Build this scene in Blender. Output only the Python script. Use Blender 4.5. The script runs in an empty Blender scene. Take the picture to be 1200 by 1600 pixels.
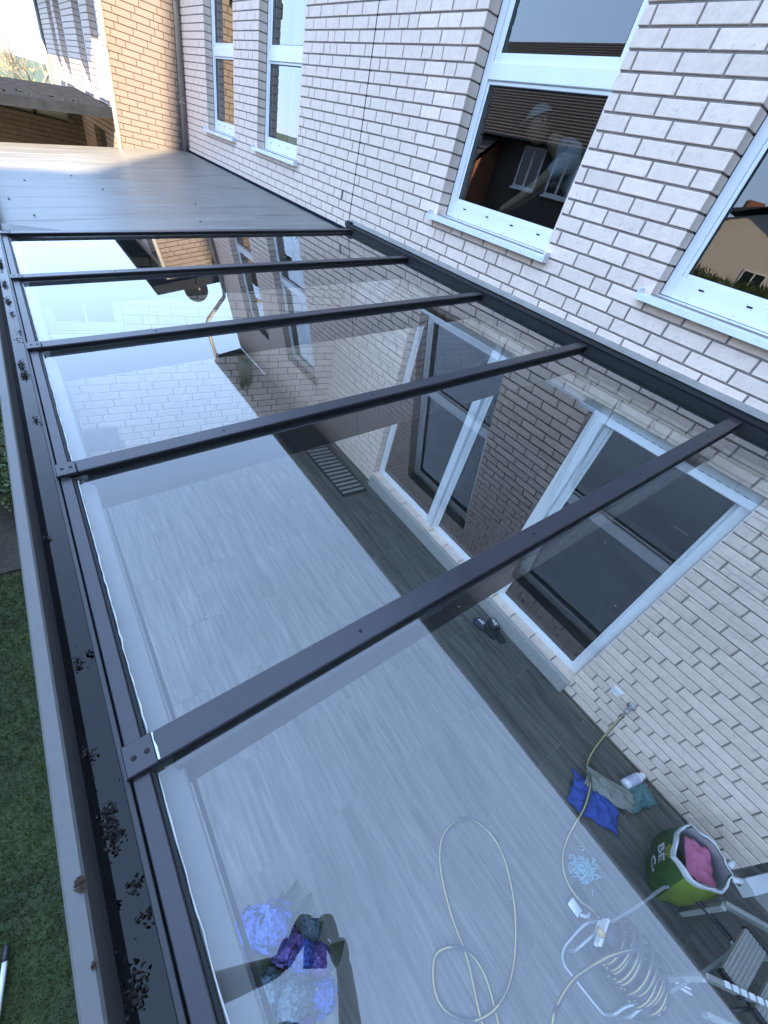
import bpy, bmesh, math, random
import numpy as np
from mathutils import Vector, Matrix
R = math.radians
random.seed(7); rng = np.random.default_rng(7)
S = bpy.context.scene
COL = S.collection

# ---------------------------------------------------------------- camera
cam = bpy.data.cameras.new('camera'); camo = bpy.data.objects.new('camera', cam); COL.objects.link(camo)
cam.sensor_fit = 'VERTICAL'; cam.sensor_height = 36; cam.lens = 633.612 * 36 / 1600
cam.clip_start = 0.005; cam.clip_end = 2000
CAMP = Vector((-2.93687, -1.34013, 3.17894))
camo.location = CAMP; camo.rotation_mode = 'XYZ'
camo.rotation_euler = (0.8585, -0.2220, -0.6188)
S.camera = camo
# ---------------------------------------------------------------- sky, sun, exposure
SUND = Vector((-.16, -.80, .57)).normalized()
sun_el = math.asin(SUND.z); sun_az = math.atan2(SUND.x, SUND.y)
W = bpy.data.worlds.new('World'); S.world = W; W.use_nodes = True
nt = W.node_tree; bg = nt.nodes['Background']
sky = nt.nodes.new('ShaderNodeTexSky'); sky.sky_type = 'NISHITA'; sky.sun_disc = False
sky.sun_elevation = sun_el; sky.sun_rotation = sun_az; sky.air_density = .75; sky.dust_density = 0; sky.ozone_density = 1.8
hs = nt.nodes.new('ShaderNodeHueSaturation'); hs.inputs['Saturation'].default_value = .95; nt.links.new(sky.outputs[0], hs.inputs['Color'])
# sky colour reworked: bright horizon rolled off, blue mixed in, whole sky brightened
bw = nt.nodes.new('ShaderNodeRGBToBW'); nt.links.new(hs.outputs[0], bw.inputs[0])
ma = nt.nodes.new('ShaderNodeMath'); ma.operation = 'MULTIPLY_ADD'; ma.inputs[1].default_value = .95; ma.inputs[2].default_value = .15; nt.links.new(bw.outputs[0], ma.inputs[0])
dv = nt.nodes.new('ShaderNodeMath'); dv.operation = 'DIVIDE'; dv.inputs[0].default_value = 1.0; nt.links.new(ma.outputs[0], dv.inputs[1])
cs = nt.nodes.new('ShaderNodeVectorMath'); cs.operation = 'SCALE'; cs.inputs[0].default_value = (.43, .95, 2.15); nt.links.new(bw.outputs[0], cs.inputs['Scale'])
mh = nt.nodes.new('ShaderNodeMix'); mh.data_type = 'RGBA'; mh.inputs[0].default_value = .7; nt.links.new(hs.outputs[0], mh.inputs[6]); nt.links.new(cs.outputs[0], mh.inputs[7])
vs = nt.nodes.new('ShaderNodeVectorMath'); vs.operation = 'SCALE'; nt.links.new(mh.outputs[2], vs.inputs[0]); nt.links.new(dv.outputs[0], vs.inputs['Scale'])
tn = nt.nodes.new('ShaderNodeVectorMath'); tn.operation = 'MULTIPLY'; tn.inputs[1].default_value = (1.85, 1.93, 2.08); nt.links.new(vs.outputs[0], tn.inputs[0])
nt.links.new(tn.outputs[0], bg.inputs[0]); bg.inputs[1].default_value = 0.15
sl_ = bpy.data.lights.new('sun', 'SUN'); sl_.energy = 2.0; sl_.angle = R(.5); sl_.color = (1, .965, .91)
so = bpy.data.objects.new('sun', sl_); COL.objects.link(so); so.rotation_euler = SUND.to_track_quat('Z', 'Y').to_euler()
S.view_settings.view_transform = 'Standard'; S.view_settings.look = 'None'
S.view_settings.gamma = 1; S.view_settings.use_curve_mapping = False
S.view_settings.exposure = 3.38
S.view_settings.use_white_balance = True; S.view_settings.white_balance_temperature = 10600; S.view_settings.white_balance_tint = 10
S.cycles.max_bounces = 12; S.cycles.transparent_max_bounces = 24; S.cycles.glossy_bounces = 6; S.cycles.diffuse_bounces = 4
S.cycles.caustics_reflective = False; S.cycles.caustics_refractive = False

# ---------------------------------------------------------------- materials
def newmat(name):
    m = bpy.data.materials.new(name); m.use_nodes = True
    return m, m.node_tree, m.node_tree.nodes['Principled BSDF']
def mat(name, col, rough=.6, metal=0, var=.15, scale=8, bump=0, bscale=60, spec=.5, stretch=None, dark=None, objvar=0, coat=0, sheen=0):
    """base colour with two octaves of noise variation, optional bump and per-object shift"""
    m, t, b = newmat(name); N = t.nodes; L = t.links
    tc = N.new('ShaderNodeTexCoord'); mp = N.new('ShaderNodeMapping')
    geo = N.new('ShaderNodeNewGeometry')
    L.new(geo.outputs['Position'], mp.inputs[0])
    if stretch: mp.inputs['Scale'].default_value = stretch
    n1 = N.new('ShaderNodeTexNoise'); n1.inputs['Scale'].default_value = scale; n1.inputs['Detail'].default_value = 6; n1.inputs['Roughness'].default_value = .65
    L.new(mp.outputs[0], n1.inputs[0])
    mr = N.new('ShaderNodeMapRange'); mr.inputs[1].default_value = .3; mr.inputs[2].default_value = .7
    mr.inputs[3].default_value = 1 - var; mr.inputs[4].default_value = 1 + var
    L.new(n1.outputs[0], mr.inputs[0])
    val = mr.outputs[0]
    if objvar:
        oi = N.new('ShaderNodeObjectInfo'); m2 = N.new('ShaderNodeMapRange')
        m2.inputs[3].default_value = 1 - objvar; m2.inputs[4].default_value = 1 + objvar
        L.new(oi.outputs['Random'], m2.inputs[0])
        mu = N.new('ShaderNodeMath'); mu.operation = 'MULTIPLY'; L.new(val, mu.inputs[0]); L.new(m2.outputs[0], mu.inputs[1]); val = mu.outputs[0]
    vm = N.new('ShaderNodeVectorMath'); vm.operation = 'SCALE'; L.new(val, vm.inputs['Scale'])
    vm.inputs[0].default_value = col[:3]
    out = vm.outputs[0]
    if dark:   # patches of a second colour
        n3 = N.new('ShaderNodeTexNoise'); n3.inputs['Scale'].default_value = dark[1]; n3.inputs['Detail'].default_value = 5
        L.new(mp.outputs[0], n3.inputs[0])
        r3 = N.new('ShaderNodeMapRange'); r3.inputs[1].default_value = dark[2]; r3.inputs[2].default_value = dark[2] + .12
        L.new(n3.outputs[0], r3.inputs[0])
        mx = N.new('ShaderNodeMix'); mx.data_type = 'RGBA'; L.new(r3.outputs[0], mx.inputs[0]); L.new(out, mx.inputs[6]); mx.inputs[7].default_value = (*dark[0], 1)
        out = mx.outputs[2]
    L.new(out, b.inputs['Base Color'])
    rr = N.new('ShaderNodeMapRange'); rr.inputs[1].default_value = .3; rr.inputs[2].default_value = .7
    rr.inputs[3].default_value = max(0.02, rough * .85); rr.inputs[4].default_value = min(1, rough * 1.15)
    L.new(n1.outputs[0], rr.inputs[0]); L.new(rr.outputs[0], b.inputs['Roughness'])
    b.inputs['Metallic'].default_value = metal; b.inputs['Specular IOR Level'].default_value = spec
    b.inputs['Coat Weight'].default_value = coat
    if sheen: b.inputs['Sheen Weight'].default_value = sheen
    if bump:
        n2 = N.new('ShaderNodeTexNoise'); n2.inputs['Scale'].default_value = bscale; n2.inputs['Detail'].default_value = 5
        L.new(mp.outputs[0], n2.inputs[0])
        bp = N.new('ShaderNodeBump'); bp.inputs['Strength'].default_value = bump; bp.inputs['Distance'].default_value = .004
        L.new(n2.outputs[0], bp.inputs['Height']); L.new(bp.outputs[0], b.inputs['Normal'])
    return m
def glassmat(name, ior=1.5, mult=1.0, tint=(.93, .96, .95), dirt=0.0):
    """thin float glass: both surfaces' reflection on the outside face, clear from behind"""
    m = bpy.data.materials.new(name); m.use_nodes = True; t = m.node_tree; N = t.nodes; L = t.links; N.clear()
    o = N.new('ShaderNodeOutputMaterial'); fr = N.new('ShaderNodeFresnel'); fr.inputs[0].default_value = ior
    a = N.new('ShaderNodeMath'); a.operation = 'MULTIPLY'; a.inputs[1].default_value = 2 * mult; L.new(fr.outputs[0], a.inputs[0])
    c = N.new('ShaderNodeMath'); c.operation = 'ADD'; c.inputs[1].default_value = 1; L.new(fr.outputs[0], c.inputs[0])
    d = N.new('ShaderNodeMath'); d.operation = 'DIVIDE'; d.use_clamp = True; L.new(a.outputs[0], d.inputs[0]); L.new(c.outputs[0], d.inputs[1])
    g = N.new('ShaderNodeNewGeometry'); inv = N.new('ShaderNodeMath'); inv.operation = 'SUBTRACT'; inv.inputs[0].default_value = 1
    L.new(g.outputs['Backfacing'], inv.inputs[1])
    f = N.new('ShaderNodeMath'); f.operation = 'MULTIPLY'; L.new(d.outputs[0], f.inputs[0]); L.new(inv.outputs[0], f.inputs[1])
    tr = N.new('ShaderNodeBsdfTransparent'); tr.inputs[0].default_value = (*tint, 1)
    gl = N.new('ShaderNodeBsdfGlossy'); gl.inputs['Roughness'].default_value = 0.0; gl.inputs[0].default_value = (1, 1, 1, 1)
    base = tr.outputs[0]
    if dirt:
        df = N.new('ShaderNodeBsdfDiffuse'); df.inputs[0].default_value = (.62, .63, .6, 1)
        ns = N.new('ShaderNodeTexNoise'); ns.inputs['Scale'].default_value = 5; ns.inputs['Detail'].default_value = 8; ns.inputs['Roughness'].default_value = .75
        L.new(g.outputs['Position'], ns.inputs[0])
        mr = N.new('ShaderNodeMapRange'); mr.inputs[1].default_value = .42; mr.inputs[2].default_value = .8; mr.inputs[3].default_value = dirt * .15; mr.inputs[4].default_value = dirt
        L.new(ns.outputs[0], mr.inputs[0])
        mm = N.new('ShaderNodeMixShader'); L.new(mr.outputs[0], mm.inputs[0]); L.new(tr.outputs[0], mm.inputs[1]); L.new(df.outputs[0], mm.inputs[2]); base = mm.outputs[0]
    mx = N.new('ShaderNodeMixShader'); L.new(f.outputs[0], mx.inputs[0]); L.new(base, mx.inputs[1]); L.new(gl.outputs[0], mx.inputs[2])
    L.new(mx.outputs[0], o.inputs[0])
    return m

M = {}
M['brick'] = mat('pale_brick', (.86, .635, .525), .85, var=.08, scale=14, bump=.8, bscale=45, objvar=.085, dark=((.70, .525, .44), 26, .60))
M['brick_stain'] = mat('undersill_brick', (.76, .54, .42), .85, var=.10, scale=14, bump=.6, bscale=55, objvar=.05)  # warmer, slightly darker brick for the courses right under the upper sills
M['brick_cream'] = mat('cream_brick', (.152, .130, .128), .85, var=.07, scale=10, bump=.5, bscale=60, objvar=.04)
M['mortar'] = mat('grey_mortar', (.235, .20, .18), .95, var=.2, scale=40, bump=.5, bscale=200)
M['mortar_brown'] = mat('brown_mortar', (.085, .06, .05), .95, var=.2, scale=40)
M['pvc'] = mat('white_frame', (.76, .78, .79), .32, var=.03, scale=3, spec=.5)
M['sill'] = mat('white_sill', (.72, .75, .79), .3, var=.06, scale=12, dark=((.5, .52, .53), 30, .68))
M['rubber'] = mat('black_rubber', (.010, .010, .011), .6, spec=.25)
M['alu'] = mat('anthracite_aluminium', (.034, .031, .038), .38, metal=.2, var=.10, scale=45, dark=((.024, .022, .028), 5, .66), spec=.5)
M['alu_side'] = mat('dark_aluminium', (.032, .030, .032), .45, metal=.2, var=.2, scale=20)
M['alu_rim'] = mat('weathered_grey_aluminium', (.10, .097, .094), .5, var=.12, scale=30, dark=((.07, .066, .058), 9, .62))
M['silicone'] = mat('clear_silicone', (.55, .58, .56), .25)
M['roofmetal'] = mat('grey_sheet_metal', (.17, .163, .15), .40, metal=0, var=.30, scale=2.5, stretch=(.5, 6, 1), dark=((.11, .095, .08), 1.6, .6), spec=.22)
M['zinc'] = mat('zinc_pipe', (.27, .26, .24), .5, metal=.3, var=.15, scale=10)
M['cladding'] = mat('dark_fascia', (.018, .022, .030), .9, var=.25, spec=0)
M['soffit'] = mat('painted_soffit', (.07, .06, .05), .7, var=.1, scale=4)
M['tile'] = mat('roof_tile', (.11, .085, .07), .8, var=.25, scale=6, objvar=.1)
M['concrete'] = mat('concrete_step', (.33, .33, .31), .85, var=.2, scale=60, bump=.3, bscale=120)
M['grout'] = mat('grey_grout', (.30, .285, .26), .9)
M['glass'] = glassmat('roof_glass', 1.52, 1.0, (.95, .97, .965), dirt=.007)
M['lowpane'] = glassmat('ground_floor_glass', 1.52, .85, (.24, .30, .38))
M['pane'] = glassmat('window_glass', 1.52, 1.3, (.64, .68, .67))
M['frost'] = mat('frosted_glass', (.62, .66, .60), .4, var=.05)
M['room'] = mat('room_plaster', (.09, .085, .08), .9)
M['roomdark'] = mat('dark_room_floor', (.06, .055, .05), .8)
M['curtain'] = mat('net_curtain', (.55, .55, .56), .9, var=.2, scale=3, stretch=(1, 14, 1))
M['soil'] = mat('dark_soil', (.05, .036, .025), .9, var=.4, scale=30, bump=1, bscale=40)
M['lawn'] = mat('lawn_base', (.035, .055, .018), .9, var=.45, scale=3, dark=((.07, .06, .035), 2.3, .64))
M['blade'] = mat('grass_blade', (.060, .070, .016), .7, var=.5, scale=2.0, dark=((.11, .095, .04), 2.5, .58))
M['leaf'] = mat('shrub_leaf', (.055, .085, .018), .5, var=.5, scale=12, objvar=.2)
M['hedge'] = mat('yellow_hedge_leaf', (.30, .26, .04), .7, var=.5, scale=9)
M['bark'] = mat('bare_bark', (.33, .28, .22), .9, var=.3, scale=10)
M['skin'] = mat('skin', (.55, .33, .24), .5, var=.08, scale=20)
M['shirt'] = mat('white_shirt', (.62, .66, .74), .85, var=.06, scale=5, bump=.4, bscale=14)
M['darkcloth'] = mat('dark_cloth', (.04, .045, .06), .9)
M['hair'] = mat('brown_hair', (.06, .04, .025), .7)
M['black'] = mat('black_plastic', (.02, .02, .022), .4)
M['steel'] = mat('grey_steel_tube', (.33, .35, .37), .35, metal=.5, var=.1)
M['white'] = mat('white_plastic', (.75, .76, .76), .45, var=.04)
M['redbrick'] = mat('red_brick', (.34, .13, .075), .85, var=.3, scale=30)
M['brownwall'] = mat('brown_plaster', (.07, .06, .055), .9, var=.15)
M['cream'] = mat('cream_render', (.62, .57, .53), .9, var=.06)
def planks():
    m, t, b = newmat('wood_look_tile'); N = t.nodes; L = t.links
    g = N.new('ShaderNodeNewGeometry'); mp = N.new('ShaderNodeMapping'); mp.inputs['Scale'].default_value = (16, 1.1, 1)
    oi = N.new('ShaderNodeObjectInfo'); ad = N.new('ShaderNodeVectorMath'); ad.operation = 'ADD'
    cb = N.new('ShaderNodeCombineXYZ'); ml = N.new('ShaderNodeMath'); ml.operation = 'MULTIPLY'; ml.inputs[1].default_value = 37
    L.new(oi.outputs['Random'], ml.inputs[0]); L.new(ml.outputs[0], cb.inputs[1]); L.new(ml.outputs[0], cb.inputs[2])
    L.new(g.outputs['Position'], ad.inputs[0]); L.new(cb.outputs[0], ad.inputs[1]); L.new(ad.outputs[0], mp.inputs[0])
    n = N.new('ShaderNodeTexNoise'); n.inputs['Scale'].default_value = 1.6; n.inputs['Detail'].default_value = 9; n.inputs['Roughness'].default_value = .62; n.inputs['Distortion'].default_value = .7
    L.new(mp.outputs[0], n.inputs[0])
    n2 = N.new('ShaderNodeTexNoise'); n2.inputs['Scale'].default_value = 1.3; n2.inputs['Detail'].default_value = 4; L.new(g.outputs['Position'], n2.inputs[0])
    cr = N.new('ShaderNodeValToRGB'); e = cr.color_ramp.elements
    e[0].position = .32; e[0].color = (.050, .045, .040, 1); e[1].position = .68; e[1].color = (.165, .15, .132, 1)
    L.new(n.outputs[0], cr.inputs[0])
    mr = N.new('ShaderNodeMapRange'); mr.inputs[1].default_value = .3; mr.inputs[2].default_value = .7; mr.inputs[3].default_value = .78; mr.inputs[4].default_value = 1.12
    L.new(n2.outputs[0], mr.inputs[0])
    vm = N.new('ShaderNodeVectorMath'); vm.operation = 'SCALE'; L.new(cr.outputs[0], vm.inputs[0]); L.new(mr.outputs[0], vm.inputs['Scale'])
    L.new(vm.outputs[0], b.inputs['Base Color']); b.inputs['Roughness'].default_value = .5
    return m
M['plank'] = planks()

# ---------------------------------------------------------------- helpers
def tag(o, label=None, cat=None, group=None, kind=None):
    if label: o['label'] = label
    if cat: o['category'] = cat
    if group: o['group'] = group
    if kind: o['kind'] = kind
    return o
def empty(name, loc=(0, 0, 0), label=None, cat=None, group=None, kind=None):
    o = bpy.data.objects.new(name, None); COL.objects.link(o); o.location = loc; o.empty_display_size = .2
    return tag(o, label, cat, group, kind)
def wm(o):
    b = Matrix.LocRotScale(o.location, o.rotation_euler, o.scale)
    return b if o.parent is None else wm(o.parent) @ o.matrix_parent_inverse @ b
def link(name, me, m=None, parent=None):
    o = bpy.data.objects.new(name, me); COL.objects.link(o)
    if m is not None and not me.materials: me.materials.append(M[m] if isinstance(m, str) else m)
    if parent is not None:
        o.parent = parent
        # geometry is written in world coordinates: undo the parents' placement
        o.matrix_parent_inverse = wm(parent).inverted()
    return o
class MB:
    def __init__(s): s.v = []; s.f = []
    def add(s, v, f):
        n = len(s.v); s.v += [tuple(p) for p in v]; s.f += [tuple(i + n for i in q) for q in f]; return s
    def box(s, a, b, c=None, M4=None):
        x0, y0, z0 = a; x1, y1, z1 = b
        if c:
            c = min(c, (x1 - x0) * .45, (y1 - y0) * .45, (z1 - z0) * .45)
            bm = bmesh.new(); bmesh.ops.create_cube(bm, size=1)
            for v in bm.verts: v.co = Vector((x0 + (v.co.x + .5) * (x1 - x0), y0 + (v.co.y + .5) * (y1 - y0), z0 + (v.co.z + .5) * (z1 - z0)))
            bmesh.ops.bevel(bm, geom=bm.edges[:], offset=c, segments=1, affect='EDGES')
            vs = [v.co.copy() for v in bm.verts]; fs = [[v.index for v in f.verts] for f in bm.faces]
            bm.verts.index_update(); fs = [[v.index for v in f.verts] for f in bm.faces]; bm.free()
        else:
            vs = [Vector(p) for p in ((x0, y0, z0), (x1, y0, z0), (x1, y1, z0), (x0, y1, z0), (x0, y0, z1), (x1, y0, z1), (x1, y1, z1), (x0, y1, z1))]
            fs = [(0, 3, 2, 1), (4, 5, 6, 7), (0, 1, 5, 4), (1, 2, 6, 5), (2, 3, 7, 6), (3, 0, 4, 7)]
        if M4 is not None: vs = [M4 @ v for v in vs]
        return s.add(vs, fs)
    def tube(s, pts, r, n=8, cap=True):
        P = [Vector(p) for p in pts]; rs = r if isinstance(r, (list, tuple)) else [r] * len(P)
        base = len(s.v); up = None; rings = []
        for i, p in enumerate(P):
            d = (P[min(i + 1, len(P) - 1)] - P[max(i - 1, 0)]).normalized()
            if up is None:
                up = Vector((0, 0, 1)) if abs(d.z) < .9 else Vector((1, 0, 0))
            u = d.cross(up); u = u.normalized() if u.length > 1e-6 else Vector((1, 0, 0)); w = u.cross(d).normalized(); up = w
            rings.append([p + (u * math.cos(2 * math.pi * k / n) + w * math.sin(2 * math.pi * k / n)) * rs[i] for k in range(n)])
        for g in rings: s.v += [tuple(q) for q in g]
        for i in range(len(P) - 1):
            for k in range(n):
                a = base + i * n + k; b = base + i * n + (k + 1) % n
                s.f.append((a, b, b + n, a + n))
        if cap:
            s.f.append(tuple(base + k for k in range(n))[::-1]); s.f.append(tuple(base + (len(P) - 1) * n + k for k in range(n)))
        return s
    def lathe(s, c, prof, n=20, ax=None):
        """prof: (radius, height) pairs about the axis ax (default z) through c"""
        q = (Vector(ax).normalized().to_track_quat('Z', 'Y').to_matrix()) if ax else Matrix.Identity(3)
        base = len(s.v); c = Vector(c)
        for r, z in prof:
            for k in range(n): s.v.append(tuple(c + q @ Vector((r * math.cos(2 * math.pi * k / n), r * math.sin(2 * math.pi * k / n), z))))
        for i in range(len(prof) - 1):
            for k in range(n):
                a = base + i * n + k; b = base + i * n + (k + 1) % n; s.f.append((a, b, b + n, a + n))
        return s
    def build(s, name, m, parent=None, smooth=False):
        me = bpy.data.meshes.new(name); me.from_pydata(s.v, [], s.f); me.update()
        if smooth: me.polygons.foreach_set('use_smooth', [True] * len(me.polygons))
        return link(name, me, m, parent)
def mb(): return MB()
def smooth_curve(pts, n=6):
    P = [Vector(p) for p in pts]; out = []
    for i in range(len(P) - 1):
        a, b, c, d = P[max(i - 1, 0)], P[i], P[i + 1], P[min(i + 2, len(P) - 1)]
        for k in range(n):
            t = k / n
            out.append(.5 * ((2 * b) + (c - a) * t + (2 * a - 5 * b + 4 * c - d) * t * t + (3 * b - a - 3 * c + d) * t ** 3))
    out.append(P[-1]); return out
RX = camo.rotation_euler.to_matrix()
def project(p):      # photograph pixels (1200 x 1600); used only to decide which bricks show largest
    q = RX.transposed() @ (Vector(p) - CAMP)
    if q.z > -.05: return None
    return 600 + 633.6 * q.x / -q.z, 800 - 633.6 * q.y / -q.z

# ---------------------------------------------------------------- brickwork
CH = .0833; BH = .0713; J = .012; Z0 = .0242
_bm = {}
def brick_mesh(l, d, m):
    k = (round(l, 3), d, m)
    if k not in _bm:
        c = .0025; y0, y1, z0, z1 = -l / 2, l / 2, -BH / 2, BH / 2
        v = [(0, y0 + c, z0 + c), (0, y1 - c, z0 + c), (0, y1 - c, z1 - c), (0, y0 + c, z1 - c),
             (c, y0, z0), (c, y1, z0), (c, y1, z1), (c, y0, z1), (d, y0, z0), (d, y1, z0), (d, y1, z1), (d, y0, z1)]
        f = [(0, 3, 2, 1)] + [(i, (i + 1) % 4, (i + 1) % 4 + 4, i + 4) for i in range(4)] + [(i + 4, (i + 1) % 4 + 4, (i + 1) % 4 + 8, i + 8) for i in range(4)]
        me = bpy.data.meshes.new('brick'); me.from_pydata(v, [], f); me.update(); me.materials.append(M[m]); _bm[k] = me
    return _bm[k]
def brick_wall(parent, frame, length, zlo, zhi, opens, m, limit=300, breaks=(), depth=.107, zb=0, mort='mortar', undersill=(), seed=1, sink=0.0):
    """frame: 4x4 with local +y along the wall and local -x its outward normal. opens: (y0,y1,z0,z1)"""
    rr = random.Random(seed); B = []
    n0 = math.ceil((zlo - zb - Z0) / CH); prev = []
    n = n0
    while Z0 + zb + n * CH + BH <= zhi + 1e-4:
        za = Z0 + zb + n * CH; zc = za + BH / 2
        cuts = [(o[0], o[1]) for o in opens if o[2] < zc < o[3]]
        edges = [0.0]
        spans = []; y = 0.0
        for a, b in sorted(cuts): spans.append((y, a)); y = b
        spans.append((y, length))
        sp2 = []
        for a, b in spans:
            for k in breaks:
                if a < k < b: sp2.append((a, k - .004)); a = k + .004
            sp2.append((a, b))
        joints = []
        for a, b in sp2:
            if b - a < .04: continue
            y = a; first = True
            while y < b - .001:
                if first: l = rr.choice([.243, .117, .18] if n % 2 else [.117, .243, .243])
                else: l = .117 if rr.random() < .17 else .243
                for _ in range(4):
                    e = y + l
                    if any(abs(e - q) < .045 for q in prev) and e < b - .05: l = {.243: .117, .117: .243, .18: .243}.get(round(l, 3), .243) if _ % 2 == 0 else .18
                    else: break
                if b - (y + l) < .06: l = b - y
                B.append((y + l / 2, zc, min(l, b - y))); joints.append(y + l); y += l + J; first = False
        prev = joints; n += 1
    sc = []
    for i, (y, z, l) in enumerate(B):
        w = frame @ Vector((0, y, z)); q = project(w); s_ = 0
        if q and -60 < q[0] < 1260 and -60 < q[1] < 1660:
            q2 = project(frame @ Vector((0, y + l / 2, z + BH / 2))); q3 = project(frame @ Vector((0, y - l / 2, z - BH / 2)))
            if q2 and q3: s_ = math.hypot(q2[0] - q3[0], q2[1] - q3[1]) * (1 if -60 < q[0] < 1260 else .2)
        sc.append(s_)
    order = sorted(range(len(B)), key=lambda i: -sc[i])
    single = set(i for i in order[:limit] if sc[i] > 9)
    rest = MB()
    for i, (y, z, l) in enumerate(B):
        st = any(a < y < b and c < z < d for a, b, c, d in undersill)
        jit = rr.uniform(-.0012, .0012)
        if i in single:
            o = bpy.data.objects.new('brick', brick_mesh(l, depth, 'brick_stain' if st else m)); COL.objects.link(o); o.parent = parent
            pm = Matrix.Translation(parent.location)
            o.matrix_basis = pm.inverted() @ frame @ Matrix.Translation((jit, y, z)) @ Matrix.Rotation(rr.uniform(-.002, .002), 4, 'X')
        else:
            c = .002; y0, y1, z0, z1 = y - l / 2, y + l / 2, z - BH / 2, z + BH / 2
            v = [frame @ Vector(p) for p in ((jit, y0 + c, z0 + c), (jit, y1 - c, z0 + c), (jit, y1 - c, z1 - c), (jit, y0 + c, z1 - c), (c, y0, z0), (c, y1, z0), (c, y1, z1), (c, y0, z1), (depth, y0, z0), (depth, y1, z0), (depth, y1, z1), (depth, y0, z1))]
            rest.add(v, [(0, 3, 2, 1)] + [(i_, (i_ + 1) % 4, (i_ + 1) % 4 + 4, i_ + 4) for i_ in range(4)] + [(i_ + 4, (i_ + 1) % 4 + 4, (i_ + 1) % 4 + 8, i_ + 8) for i_ in range(4)])
    if rest.v:
        o = rest.build('brickwork', m, parent); o['kind'] = 'stuff'
    # mortar backing, recessed, with the same openings
    g = .008; D = .30
    ys = sorted(set([0 + .004, length - .004] + [v for o in opens for v in (o[0] - g, o[1] + g)])); zs = sorted(set([zlo, zhi - .004] + [v for o in opens for v in (o[2] - g, o[3] + g)]))
    ys = [y for y in ys if 0 <= y <= length]; zs = [z for z in zs if zlo <= z <= zhi]
    bk = MB()
    for a, b in zip(ys, ys[1:]):
        run = None
        for c, d in zip(zs, zs[1:] ):
            my, mz = (a + b) / 2, (c + d) / 2
            if any(o[0] - g <= my <= o[1] + g and o[2] - g <= mz <= o[3] + g for o in opens): 
                if run: bk.box((.008, a, run[0]), (D, b, run[1]), M4=frame); run = None
            else: run = (run[0] if run else c, d)
        if run: bk.box((.008, a, run[0]), (D, b, run[1]), M4=frame)
    bk.build('mortar', mort, parent)

# frames of the walls (local -x outward, +y along)
# ================================================================ ground
def sheet(name, x0, y0, x1, y1, z, m, kind='structure', label=None):
    o = mb().add([(x0, y0, z), (x1, y0, z), (x1, y1, z), (x0, y1, z)], [(0, 1, 2, 3)]).build(name, m)
    return tag(o, label, None, None, kind)
sheet('lawn', -900, -900, 900, 900, -.03, 'lawn')
# lawn grass seen along the gutter: nobody could count it
def grass(x0, x1, y0, y1, n, h=.035):
    px = rng.uniform(x0, x1, n); py = rng.uniform(y0, y1, n); a = rng.uniform(0, 6.28, n); hh = h * rng.uniform(.5, 1.3, n); w = rng.uniform(.0012, .0028, n)
    le = rng.uniform(.2, 1.0, n) * hh; b = rng.uniform(0, 6.28, n)
    V = np.zeros((n, 3, 3))
    V[:, 0] = np.stack([px + np.cos(a) * w, py + np.sin(a) * w, np.full(n, -.03)], 1); V[:, 1] = np.stack([px - np.cos(a) * w, py - np.sin(a) * w, np.full(n, -.03)], 1)
    V[:, 2] = np.stack([px + np.cos(b) * le, py + np.sin(b) * le, -.03 + hh], 1)
    me = bpy.data.meshes.new('grass'); me.vertices.add(3 * n); me.vertices.foreach_set('co', V.reshape(-1)); me.loops.add(3 * n); me.loops.foreach_set('vertex_index', np.arange(3 * n))
    me.polygons.add(n); me.polygons.foreach_set('loop_start', np.arange(0, 3 * n, 3)); me.update(calc_edges=True); me.materials.append(M['blade'])
    tag(link('grass', me), 'short green lawn grass growing below the gutter', 'grass', kind='stuff')
grass(-4.6, -3.25, -1.8, 2.6, 90000)

# ================================================================ main house
house = empty('brick_house', (0, 3, 0), 'pale brick house wall with tall white windows above the glass patio roof', 'house')
FM = Matrix.Translation((0, -2.8, 0))
YA = lambda y: y + 2.8
UP = [(6.635, 7.79), (4.60, 5.785), (.70, 1.89), (-1.31, -.128)]       # upper windows (near jamb, far jamb)
opens = [(YA(a), YA(b), 2.955, 5.25) for a, b in UP]
GO = (-1.295, 1.862, .16, 2.275)
opens.append((YA(GO[0]), YA(GO[1]), GO[2], GO[3]))
undersill = [(YA(a) - .03, YA(b) + .03, 2.83, 2.95) for a, b in UP]
brick_wall(house, FM, 11.8, 0, 6.42, opens, 'brick', breaks=(YA(3.243),), undersill=undersill, seed=4)
mb().box((-.0015, 3.2385, 2.62), (.006, 3.2475, 6.4)).build('expansion_joint', 'rubber', house)
mb().box((-.012, 3.435, 2.775), (.004, 3.452, 2.86), .002).build('weep_vent', 'brick_cream', house)
# shell and rooms behind the windows
sh = mb()
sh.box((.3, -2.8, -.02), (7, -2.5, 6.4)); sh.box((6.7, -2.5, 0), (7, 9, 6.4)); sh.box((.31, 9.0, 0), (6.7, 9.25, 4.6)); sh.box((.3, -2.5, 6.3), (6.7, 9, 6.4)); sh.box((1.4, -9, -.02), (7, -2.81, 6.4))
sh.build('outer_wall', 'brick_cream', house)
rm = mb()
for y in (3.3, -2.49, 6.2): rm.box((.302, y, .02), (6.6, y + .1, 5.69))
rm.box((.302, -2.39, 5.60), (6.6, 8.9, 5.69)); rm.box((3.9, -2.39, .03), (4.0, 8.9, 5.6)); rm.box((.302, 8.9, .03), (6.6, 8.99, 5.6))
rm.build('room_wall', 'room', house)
fl = mb(); fl.box((.302, -2.39, -.02), (3.9, 8.9, .10)); fl.box((.302, -2.39, 2.45), (3.9, 8.9, 2.72)); fl.build('room_floor', 'roomdark', house)
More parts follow.
